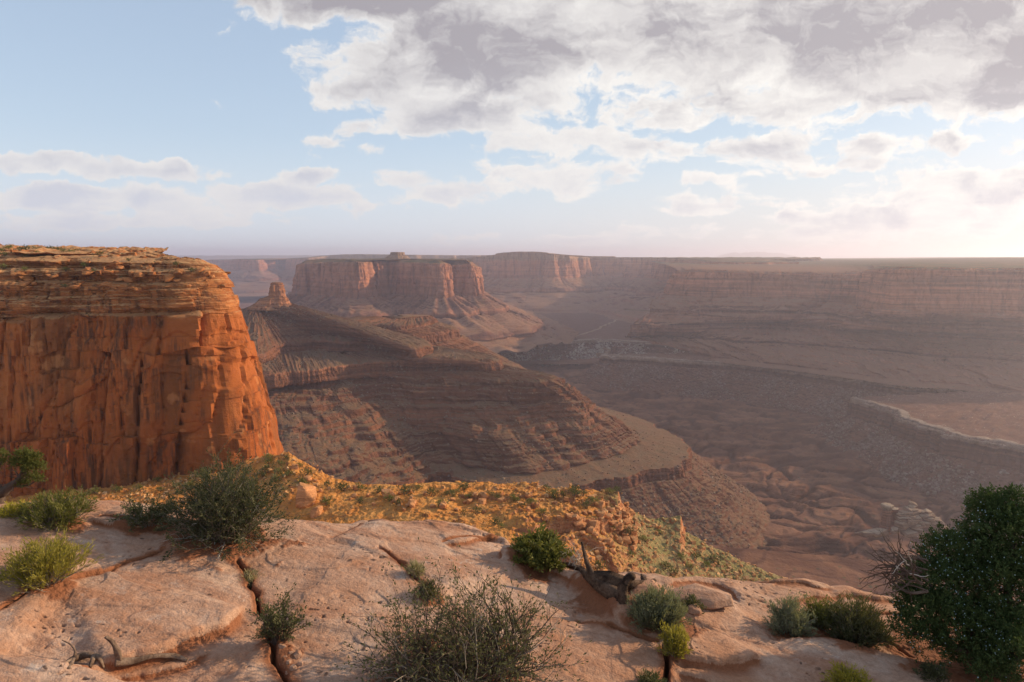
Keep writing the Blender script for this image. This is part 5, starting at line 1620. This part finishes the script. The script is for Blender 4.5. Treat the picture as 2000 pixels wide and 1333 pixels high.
lg = ground(1190, 1165)
log = empty('dead_tree_trunk', lg)
tag(log, 'dark twisted dead trunk lying in the gully beside the bright green shrub', 'dead trunk')
def gp(px, py, up=0.0, dy=0.0):
    d = ground(px, py)
    return d + np.array([0, dy, up]) - lg
log_mesh(['trunk', 'root', 'stump', 'limb', 'broken_limb', 'branch'], [
    ([gp(1080, 1098, .0), gp(1120, 1112, .02), gp(1150, 1130, .02), gp(1185, 1156, .02), gp(1215, 1172, .0)], [.018, .03, .035, .045, .05]),
    ([gp(1160, 1138, .05), gp(1195, 1148, .06), gp(1230, 1155, .06), gp(1262, 1153, .05), gp(1278, 1148, .06)], [.034, .046, .042, .034, .018]),
    ([gp(1214, 1176, -.02), gp(1216, 1172, .07), gp(1222, 1172, .14), gp(1233, 1172, .185), gp(1236, 1172, .16)], [.04, .044, .036, .026, .016]),
    ([gp(1172, 1150, .02), gp(1155, 1138, .08), gp(1145, 1128, .13), gp(1140, 1122, .19), gp(1135, 1118, .25)], [.03, .028, .02, .014, .009]),
    ([gp(1262, 1156, .05), gp(1256, 1150, .08), gp(1252, 1146, .10)], [.03, .022, .006]),
    ([gp(1082, 1112, .0), gp(1074, 1106, .05), gp(1076, 1098, .09), gp(1068, 1098, .03)], [.012, .02, .022, .008]),
], log, M_log, 3)
# fine dead twigs standing over it
rng = np.random.RandomState(61)
lines = []
for k in range(24):
    p0 = gp(rng.uniform(1090, 1135), rng.uniform(1100, 1116), .04)
    pts, rd_ = grow(rng, p0, [rng.uniform(-.5, .6), rng.uniform(-.2, .3), 1.0], rng.uniform(.12, .32), .0028, 9, .28, 0)
    lines.append((pts, rd_))
    for q in range(4):
        i_ = rng.randint(3, 9)
        p2, r2 = grow(rng, pts[i_], pts[i_] - pts[i_ - 1] + rng.normal(size=3) * .02, .08, rd_[i_] * .8, 5, .35)
        lines.append((p2, r2))
V, F_ = tubes(lines, 3)
mesh_np('twigs', V, F_, M_pale, log, False)

dg = ground(250, 1300)
drift = empty('driftwood', dg)
tag(drift, 'grey weathered branch lying under the ledge at the lower left', 'driftwood')
def dp(px, py, up=0.0):
    return ground(px, py) + np.array([0, 0, up]) - dg
log_mesh(['log', 'branch', 'root', 'root', 'root'], [
    ([dp(225, 1304, .01), dp(262, 1300, .02), dp(300, 1292, .02), dp(340, 1290, .02), dp(366, 1296, .01)], [.022, .024, .017, .018, .010]),
    ([dp(236, 1306, .0), dp(232, 1300, .06), dp(224, 1300, .11), dp(210, 1298, .15)], [.018, .016, .012, .008]),
    ([dp(118, 1304, .0), dp(150, 1296, .03), dp(178, 1292, .03), dp(196, 1304, .0)], [.008, .016, .018, .006]),
    ([dp(135, 1308, .0), dp(148, 1290, .04), dp(140, 1280, .06), dp(124, 1278, .08)], [.01, .010, .007, .003]),
    ([dp(176, 1306, .0), dp(186, 1292, .03), dp(196, 1296, .02), dp(203, 1306, .0)], [.008, .011, .011, .005]),
], drift, M_drift, 8, 10)

# ------------------------------------------------------------------ loose rocks
def rock_mesh(rng, rx, ry, rz, n=26, ang_=0.5, boxy=6.0):
    """a chipped boulder about its base centre: a superellipsoid cut by random planes"""
    u_ = np.linspace(0, 2 * np.pi, n * 2, endpoint=False)[None, :]
    v_ = np.linspace(-np.pi / 2, np.pi / 2, n)[:, None]
    d = np.stack([np.cos(v_) * np.cos(u_), np.cos(v_) * np.sin(u_), np.sin(v_) + 0 * u_], -1)
    rad_ = 1 / (np.abs(d) ** boxy).sum(-1) ** (1 / boxy)
    P = d * rad_[..., None]
    for k in range(14):
        nn_ = rng.normal(size=3); nn_ /= np.linalg.norm(nn_)
        h_ = rng.uniform(0.78, 1.1)
        ex = np.clip((P @ nn_) - h_, 0, None)
        P = P - ex[..., None] * nn_
    o_ = rng.uniform(0, 50)
    P = P * (1 + 0.06 * fbm(P[..., 0] * 1.5 + o_, P[..., 1] * 1.5, P[..., 2] * 1.5, 4, 0.55))[..., None]
    P = P * np.array([rx, ry, rz]); P[..., 2] += rz * 0.62
    return P.reshape(-1, 3), grid_faces(n, n * 2, True)

def rock_obj(name, loc, rx, ry, rz, mat, seed, label, cat='rock', group=None, rz_=0.0, **k):
    V, F_ = rock_mesh(np.random.RandomState(seed), rx, ry, rz, **k)
    o = mesh_np(name, V, F_, mat, loc=loc)
    o.rotation_euler = (0, 0, rz_)
    return tag(o, label, cat, group)

import bmesh
HULLS = {}
def hull_rock(seed):
    if seed not in HULLS:
        r_ = np.random.RandomState(seed)
        p_ = r_.uniform(-1, 1, (26, 3))
        p_ = p_ / np.maximum(np.abs(p_).max(1), 1e-3)[:, None] * r_.uniform(.72, 1.0, (26, 1))
        p_[:, :2] += .18 * p_[:, 2:3] * r_.normal(size=(1, 2))
        bm = bmesh.new()
        for q_ in p_:
            bm.verts.new(q_)
        res = bmesh.ops.convex_hull(bm, input=bm.verts)
        bmesh.ops.delete(bm, geom=[v for v in bm.verts if not v.link_faces], context='VERTS')
        bmesh.ops.bevel(bm, geom=bm.edges[:], offset=.05, segments=1, affect='EDGES')
        me = bpy.data.meshes.new('boulder')
        bm.to_mesh(me); bm.free()
        HULLS[seed] = me
    return HULLS[seed]

def hull_obj(name, loc, rx, ry, rz, mat, seed, label, cat='boulder', group=None, rz_=0.0):
    me = hull_rock(seed)
    if not me.materials:
        me.materials.append(mat)
    o = bpy.data.objects.new(name, me); COL.objects.link(o)
    o.location = (loc[0], loc[1], loc[2] + rz * .55); o.scale = (rx, ry, rz); o.rotation_euler = (rng_h.uniform(-.15, .15), rng_h.uniform(-.15, .15), rz_)
    return tag(o, label, cat, group)
rng_h = np.random.RandomState(3)

def slab_rock(name, px, py, w, dep, hgt, seed, label, rz_=0.0):
    g = ground(px, py); s_ = np.linalg.norm(g) / F
    g = g + np.array([0, dep * s_ * 0.5, -hgt * s_ * 0.15])
    return rock_obj(name, g, w * s_ / 2, dep * s_ / 2, hgt * s_ / 2 * 1.2, M_slab, seed, label, rz_=rz_, boxy=5.0)

slab_rock('loose_rock', 1372, 1192, 122, 70, 26, 3, 'flat pink rock slab lying loose to the right of the sagebrush', -0.15)
slab_rock('loose_rock', 1268, 1176, 80, 60, 20, 4, 'thin flat rock propped behind the sagebrush with the flower stalks', 0.1)
slab_rock('loose_rock', 1360, 1204, 26, 30, 11, 6, 'small orange stone in front of the flat pink rock slab')
rngp = np.random.RandomState(5)
for i, (px, py, w) in enumerate([(549, 1272, 12), (566, 1284, 9), (578, 1290, 14), (562, 1300, 8), (585, 1302, 8), (556, 1290, 7), (570, 1312, 10), (595, 1318, 7), (548, 1304, 6), (560, 1324, 8)]):
    slab_rock('pebble', px, py, w, w * 1.2, w * 0.8, 20 + i, 'small pink pebble at the lower end of the long crack', rngp.uniform(0, 3))['group'] = 'pebbles at the end of the long crack'

# ------------------------------------------------------------------ boulders and shrubs on the terrace and the cliff
def project(P):
    x, y, z = P[..., 0], P[..., 1], P[..., 2]
    cy = y * CP - z * SP; cz = y * SP + z * CP
    return 1000 + F * x / cy, 666.5 - F * cz / cy, cy

class Lookup:
    def __init__(self, P, back=False):
        self.P = P.reshape(-1, 3)
        self.px, self.py, self.d = project(self.P)
    def at(self, px, py, tol=4.0):
        q = np.hypot(self.px - px, self.py - py)
        m = np.where((q < tol) & (self.d > 1))[0]
        if len(m) == 0:
            return self.P[np.argmin(np.where(self.d > 1, q, 1e9))]
        return self.P[m[np.argmin(self.d[m] + q[m] * 0.3)]]

LB_ = Lookup(BENCH[70:]); LCt = Lookup(CLIFF[20:150])

def shrub_proto(seed, mat, n=420, w=1.0, h=0.8):
    rng = np.random.RandomState(seed)
    lobes = [((rng.uniform(-.35, .35), rng.uniform(-.3, .3), rng.uniform(.22, .55)), (rng.uniform(.22, .36),) * 3) for k in range(6)]
    C, DD, TW = foliage_lobes(rng, lobes, n // 6, .05, .03, 8)
    V, F_ = leaves(C, DD, .11, .055, rng)
    lines = [(crom(np.array([[0, 0, -.25], np.array(c) * .5 + rng.normal(size=3) * .05, c]), 6), np.linspace(.035, .012, 6)) for c, r in lobes]
    return V, F_, tubes(lines, 4)
M_sh1 = plant_mat('terrace_shrub_leaf', (0.15, 0.155, 0.045), (0.24, 0.22, 0.07))
M_sh2 = plant_mat('dark_shrub_leaf', (0.075, 0.085, 0.030), (0.13, 0.13, 0.045))
protos = []
for sd_, m_ in [(1, M_sh1), (2, M_sh2), (3, M_sh1), (4, M_sh2)]:
    protos.append((shrub_proto(sd_, m_), m_, []))

def place_shrub(kind, loc, size, rz, label, group, name='shrub', cat='shrub'):
    (V, F_, tb), m_, made = protos[kind]
    root = empty(name, loc, rz); root.scale = (size, size, size * 0.9)
    tag(root, label, cat, group)
    if not made:
        made.append(mesh_np('foliage', V, F_, m_, root, False))
        made.append(mesh_np('stems', tb[0], tb[1], M_twig_d, root))
    else:
        for c in made[:2]:
            q = c.copy(); COL.objects.link(q); q.parent = root
    return root

rng = np.random.RandomState(17)
spots = [(640, 948), (672, 955), (705, 953), (735, 960), (790, 962), (872, 966), (889, 966), (700, 978), (915, 972), (960, 967), (972, 972), (1003, 975), (1010, 978), (1075, 965), (1085, 972), (1100, 968), (1122, 972), (1124, 962), (905, 955),
         (1064, 955), (842, 966), (1140, 968), (930, 1000), (905, 1002), (968, 1020), (980, 1028), (1023, 990), (1190, 962), (1206, 958), (640, 985), (760, 975), (775, 985), (1230, 1085), (1195, 1035), (1232, 1040), (1290, 1040), (1330, 1090), (1360, 1090), (1345, 1110), (1395, 1095), (1300, 1110), (1260, 1055), (1380, 1105),
         (1175, 1110), (1320, 1120), (860, 985), (820, 955), (1040, 985), (1055, 1000), (1145, 990), (1160, 985)]
for i, (px, py) in enumerate(spots):
    p = LB_.at(px, py)
    s_ = rng.uniform(13, 27) / F * p[1]
    place_shrub(rng.randint(4), p - np.array([0, 0, .12 * s_]), s_, rng.uniform(0, 6), 'small green shrub dotted over the golden terrace below the slab', 'shrubs on the golden terrace')
for i in range(46):
    px, py = rng.uniform(120, 600), 0
    py = np.interp(px, [120, 300, 450, 560, 620], [945, 938, 915, 905, 935]) + rng.uniform(-14, 34)
    p = LB_.at(px, py)
    s_ = rng.uniform(11, 24) / F * p[1]
    place_shrub(rng.choice([0, 2, 0, 3]), p - np.array([0, 0, .1 * s_]), s_, rng.uniform(0, 6), 'yellow-green bush on the rubble at the foot of the orange cliff', 'bushes at the foot of the cliff')
tops = [(20, 484), (38, 487), (55, 489), (66, 487), (72, 493), (100, 488), (112, 492), (125, 489), (88, 494), (155, 495), (198, 497), (208, 500), (222, 505), (238, 506), (255, 507), (292, 513), (303, 511), (332, 514), (348, 514), (365, 517), (140, 493), (10, 497), (175, 499), (5, 487), (48, 497), (78, 486)]
CT = CLIFF[:90]
ctp = CT.reshape(-1, 3)
cpx, cpy, cpd = project(ctp)
for i, (px, py) in enumerate(tops):
    m_ = np.where((np.abs(cpx - px) < 4) & (cpd > 1) & (cpd < 420))[0]
    p = ctp[m_[np.argmin(np.abs(cpy[m_] - py - 4))]]
    s_ = rng.uniform(9, 19) / F * p[1]
    place_shrub(rng.choice([1, 3, 0]), p - np.array([0, 0, .1 * s_]), s_, rng.uniform(0, 6), 'dark juniper bush on the flat top of the orange cliff', 'junipers on top of the cliff')
for i, (px, py, s0) in enumerate([(165, 520, 14), (130, 530, 12), (48, 528, 13), (185, 532, 11), (10, 523, 16), (238, 545, 12), (375, 530, 12), (345, 521, 12), (130, 590, 10)]):
    p = LCt.at(px, py)
    s_ = s0 / F * p[1]
    place_shrub(rng.choice([1, 0]), p, s_, rng.uniform(0, 6), 'bush growing on a rock ledge near the top of the orange cliff', 'bushes on the cliff ledges')

M_bould = strata_mat('boulder_rock', [(0, (0.50, 0.23, 0.10)), (1, (0.54, 0.27, 0.13))], -110, -80, ((0.52, 0.26, 0.12), (0.48, 0.22, 0.09)), ((0.5, 0.3, 0.15), (0.4, 0.2, 0.1)), 0.5, 0.2, stain=0.2)
def boulder(px, py, w, h, seed, label, group=None, ratio=1.0):
    p = LB_.at(px, py)
    s_ = p[1] / F
    return hull_obj('boulder', p - np.array([0, 0, .12 * h * s_]), w * s_ / 2, w * s_ / 2 * ratio, h * s_ / 2 * 1.1, M_bould, seed, label, 'boulder', group, rngp.uniform(0, 3))
boulder(598, 976, 44, 50, 2, 'big pale split boulder on the golden slope below the cliff corner')
boulder(757, 965, 26, 18, 3, 'flat-topped sunlit boulder near the far edge of the golden terrace')
boulder(804, 983, 18, 16, 4, 'tilted orange boulder in the middle of the golden terrace')
boulder(618, 1000, 26, 20, 5, 'pale block just behind the slab edge, right of the largest dark shrub')
for i in range(70):
    px = rng.uniform(560, 1240); 
    py = np.interp(px, [560, 640, 720, 1240], [900, 945, 955, 975]) + abs(rng.normal()) * 26
    w = rng.uniform(6, 15)
    boulder(px, py, w, w * rng.uniform(.6, .95), 100 + i % 12, 'sunlit orange rock scattered on the golden terrace', 'rocks on the golden terrace')
for i in range(60):
    px = rng.uniform(1120, 1250); py = rng.uniform(962, 1060) + (px - 1120) * .3
    w = rng.uniform(8, 20)
    boulder(px, py, w, w * rng.uniform(.5, .8), 130 + i % 12, 'red block on the broken ledges at the right end of the terrace', 'blocks on the broken ledges')

M_ledgeblk = strata_mat('ledge_block', [(0, (0.36, 0.15, 0.06)), (1, (0.42, 0.19, 0.08))], -40, 0, ((0.44, 0.2, 0.085), (0.38, 0.16, 0.065)), ((0.5, 0.3, 0.15), (0.4, 0.2, 0.1)), 0.5, 0.2, stain=0.3)
for i in range(46):
    px = rng.uniform(40, 300) if i < 34 else rng.uniform(330, 450)
    py = rng.uniform(512, 568) if i < 34 else rng.uniform(525, 560)
    p = LCt.at(px, py); s_ = p[1] / F; w = rng.uniform(8, 24)
    hull_obj('boulder', p - np.array([0, 0, .15 * w * s_]), w * s_ / 2, w * s_ / 2 * rng.uniform(.6, 1), w * s_ / 2 * rng.uniform(.3, .6), M_ledgeblk, 160 + i % 12, 'angular tan block heaped on the upper ledges of the orange cliff', 'boulder', 'blocks on the upper ledges of the cliff', rng.uniform(0, 3))

# ------------------------------------------------------------------ white-capped pillars on the canyon floor
M_capro = strata_mat('cap_rock', [(0, (0.20, 0.115, 0.07)), (1, (0.29, 0.20, 0.135))], -440, -390, ((0.31, 0.235, 0.165), (0.25, 0.165, 0.11)), ((0.55, 0.47, 0.38), (0.4, 0.3, 0.22)), 0.9, 0.4, warp=2.0, stain=0.35)
M_pill = strata_mat('pillar_rock', [(0, (0.22, 0.105, 0.065)), (.78, (0.27, 0.14, 0.09)), (.88, (0.32, 0.24, 0.17)), (1, (0.36, 0.28, 0.2))], -437, -396, ((0.33, 0.25, 0.18), (0.28, 0.2, 0.14)), ((0.5, 0.4, 0.3), (0.4, 0.3, 0.2)), 0.9, 0.3, warp=2.0, stain=0.4)
oc = at_z(1770, 1045, -436)
outc = empty('rock_outcrop', oc)
tag(outc, 'pale stepped rock outcrop beside two pillars on the canyon floor', 'rock outcrop')
rng = np.random.RandomState(33)
slabs = [(1690, 1043, 40, 9, 9, -437), (1716, 1044, 46, 9, 8, -436)]
for k in range(46):
    f = rng.rand()
    pxc = 1800 - 12 * f + rng.uniform(-1, 1) * (72 - 58 * f)
    slabs.append((pxc, 1048 - 50 * f + rng.uniform(-3, 3), rng.uniform(18, 44) * (1 - .45 * f), rng.uniform(6, 12), rng.uniform(5, 9), -438 + 31 * f))
slabs += [(1783, 996, 26, 7, 6, -407), (1781, 988, 22, 6, 5, -402), (1784, 982, 16, 5, 5, -398), (1762, 1004, 28, 7, 12, -416)]
for i, (px, pyb, wpx, dep, thick, z) in enumerate(slabs):
    c = at_z(px, 1045, -436); c = at_y(px, pyb, c[1] + (-(pyb - 1045)) * .5); s_ = c[1] / F
    q_ = bpy.data.objects.new('rock_layer', hull_rock(300 + i % 14)); COL.objects.link(q_)
    if not q_.data.materials:
        q_.data.materials.append(M_capro)
    q_.parent = outc; q_.location = np.array([c[0], c[1], z + thick * .3]) - oc; q_.scale = (wpx * s_ / 2, dep, thick * .6); q_.rotation_euler = (0, 0, rng.uniform(-.5, .5))
a = np.linspace(0, 2 * np.pi, 120)
def pillar(px, pyb, pyt, w, label, sd):
    c = at_z(px, pyb, -436); s_ = c[1] / F; rx = w * s_ / 2
    h_ = at_y(px, pyt, c[1])[2] + 437
    def lp_(f, z_):
        r = f * (1 + .2 * fbm(np.cos(a) * 1.6 + sd, np.sin(a) * 1.6, None, 3))
        return np.stack([-rx * r * np.cos(a), rx * r * np.sin(a), 0 * a + z_], -1)
    cs = [lp_(.03, h_), lp_(1.05, h_ - .5), lp_(1.2, h_ - 2.5), lp_(1.15, h_ - 5), lp_(.82, h_ - 6.5), lp_(.9, h_ * .4), lp_(1.15, 0), lp_(1.3, -6)]
    P, W = loft(cs, [6, 5, 5, 4, 14, 14, 4], 'fcccccc')
    P = rockify(P, W, .45, sd * 7., col=.8, blk=1.2)
    o = mesh_np('rock_pillar', P, grid_faces(*P.shape[:2])[:, ::-1], M_pill, loc=c)
    return tag(o, label, 'rock pillar')
pillar(1730, 1034, 986, 17, 'tall dark rock pillar with a pale cap at the left of the outcrop', 2.0)
pillar(1745, 1028, 994, 15, 'shorter rock pillar between the tall pillar and the pale outcrop', 5.0)

# ------------------------------------------------------------------ rubble: fallen blocks too many to count
def rubble(P, r0, r1, n, smin, smax, mat, label, seed, xlim=None, u_pow=1.0):
    rng = np.random.RandomState(seed)
    Q = P[r0:r1].reshape(-1, 3)
    px, py, d = project(Q)
    ok = (d > 1) & (px > -60) & (px < 2060)
    Q = Q[ok]; px = px[ok]; py = py[ok]
    dens = fbm(Q[:, 0] / 90, Q[:, 1] / 90, None, 3)
    w_ = np.clip(0.25 + dens, 0.02, None)
    idx = rng.choice(len(Q), n, p=w_ / w_.sum())
    C = Q[idx] + rng.normal(size=(n, 3)) * [1.5, 1.5, 0]
    s_ = smin + (smax - smin) * rng.rand(n) ** 3.0
    cube = np.array([[x, y, z] for x in (-1, 1) for y in (-1, 1) for z in (-1, 1)], float)
    cf = np.array([[0, 1, 3, 2], [4, 6, 7, 5], [0, 4, 5, 1], [2, 3, 7, 6], [0, 2, 6, 4], [1, 5, 7, 3]])
    V = cube[None] * (1 + rng.uniform(-.4, .25, (n, 8, 3)))
    V = V * (s_[:, None] * rng.uniform(.5, 1.1, (n, 3)) * [1, 1, .75])[:, None, :]
    th = rng.uniform(0, 6.28, n); ph = rng.normal(size=n) * .4
    ct, st_ = np.cos(th), np.sin(th); cp_, sp_ = np.cos(ph), np.sin(ph)
    x, y, z = V[..., 0], V[..., 1], V[..., 2]
    y, z = y * cp_[:, None] - z * sp_[:, None], y * sp_[:, None] + z * cp_[:, None]
    x, y = x * ct[:, None] - y * st_[:, None], x * st_[:, None] + y * ct[:, None]
    V = np.stack([x, y, z], -1) + C[:, None, :] + np.array([0, 0, .25]) * s_[:, None, None]
    F_ = (cf[None] + 8 * np.arange(n)[:, None, None]).reshape(-1, 4)
    o = mesh_np('rubble', V.reshape(-1, 3), F_, mat, smooth_sh=False)
    return tag(o, label, 'rubble', kind='stuff')

def block_mat(name, c1, c2, c3):
    m, t, out = new_mat(name)
    g = nd(t, 'ShaderNodeNewGeometry')
    col = ramp(t, g.outputs['Random Per Island'], [(0, c1), (.5, c2), (1, c3)])
    n = noise_tex(t, g.outputs['Position'], .6, 4.0)
    col = mixc(t, mapr(t, n, .4, .7, 0, .5), col, mixc(t, 1.0, col, (.6, .55, .5), 'MULTIPLY'))
    finish(t, out, col, .95, spec=.05)
    return m
M_blk1 = block_mat('pale_blocks', (0.13, 0.072, 0.048), (0.165, 0.10, 0.072), (0.24, 0.185, 0.15))
M_blk2 = block_mat('brown_blocks', (0.13, 0.07, 0.045), (0.19, 0.12, 0.08), (0.25, 0.19, 0.135))
M_blk3 = block_mat('golden_blocks', (0.44, 0.20, 0.08), (0.50, 0.27, 0.12), (0.56, 0.35, 0.18))
rubble(rimP, 100, 190, 20000, 0.8, 4.6, M_blk1, 'pale fallen blocks on the slope below the white rim on the right', 1)
M_blk0 = block_mat('white_blocks', (0.20, 0.14, 0.10), (0.36, 0.30, 0.25), (0.5, 0.44, 0.38))
rubble(FARRIM, 46, 118, 7000, 1.5, 6.0, M_blk0, 'pale fallen blocks below the far white rim', 2)
rubble(hillP, 560, 674, 8000, 0.6, 2.6, M_blk2, 'brown fallen blocks on the lowest slope of the hill', 3)
rubble(hillP, 5, 560, 9000, 0.6, 2.3, M_blk2, 'small pale blocks strewn over the brown hill', 4)
rubble(BENCH, 72, 560, 9000, 0.12, 0.9, M_blk3, 'small golden stones strewn over the terrace', 5)

# ------------------------------------------------------------------ the dirt roads
m, t, out = new_mat('dirt_road')
g = nd(t, 'ShaderNodeNewGeometry')
finish(t, out, mixc(t, noise_tex(t, g.outputs['Position'], .05, 4.0), (0.26, 0.165, 0.10), (0.32, 0.21, 0.135)), .95)
M_road = m
ALL = Lookup(np.concatenate([rimP.reshape(-1, 3), FARRIM.reshape(-1, 3), Pf.reshape(-1, 3), wallP.reshape(-1, 3)]))
def road(pts, width, label):
    pp = resample(crom(np.array(pts, float), 80), 60)
    c = np.array([ALL.at(x, y, 2.5) for x, y in pp])
    c[:, 2] = gsm(c[:, 2:3], 1.0)[:, 0]; c[:, 1] = gsm(c[:, 1:2], 1.2)[:, 0]
    T = np.gradient(c[:, :2], axis=0); N = np.stack([T[:, 1], -T[:, 0]], -1); N /= np.linalg.norm(N, axis=1)[:, None] + 1e-6
    c[:, 2] += 2.5
    a_ = c.copy(); a_[:, :2] += N * width; b_ = c.copy(); b_[:, :2] -= N * width
    e0 = a_.copy(); e0[:, 2] -= 8; e1 = b_.copy(); e1[:, 2] -= 8
    P = np.stack([e0, a_, b_, e1])
    struct(mesh_np('dirt_road', P, grid_faces(4, 60), M_road, smooth_sh=False), label, 'dirt road')
road([(1120, 657), (1150, 648), (1178, 638), (1200, 628), (1222, 618), (1245, 612), (1268, 606)], 7, 'straight pale dirt road on the far flats of the canyon')
road([(1154, 711), (1152, 703), (1160, 697), (1172, 692), (1186, 687), (1192, 683), (1180, 679)], 6, 'pale dirt road bending down into the inner canyon')

# ------------------------------------------------------------------ the air
hz, t, out = new_mat('haze')
pv = nd(t, 'ShaderNodeVolumePrincipled', {'Color': (0.90, 0.86, 1.0, 1), 'Density': HAZE_D, 'Anisotropy': 0.58})
t.links.new(pv.outputs[0], out.inputs['Volume'])
bx0, bx1, by0, by1, bz0, bz1 = -26000, 26000, -600, 36000, -1300, 300
v = np.array([[x, y, z] for x in (bx0, bx1) for y in (by0, by1) for z in (bz0, bz1)], float)
f = np.array([[0, 1, 3, 2], [4, 6, 7, 5], [0, 4, 5, 1], [2, 3, 7, 6], [0, 2, 6, 4], [1, 5, 7, 3]])
o = mesh_np('haze', v, f, hz, smooth_sh=False)
tag(o, 'thin pale haze filling the air of the whole canyon', 'haze', kind='stuff')
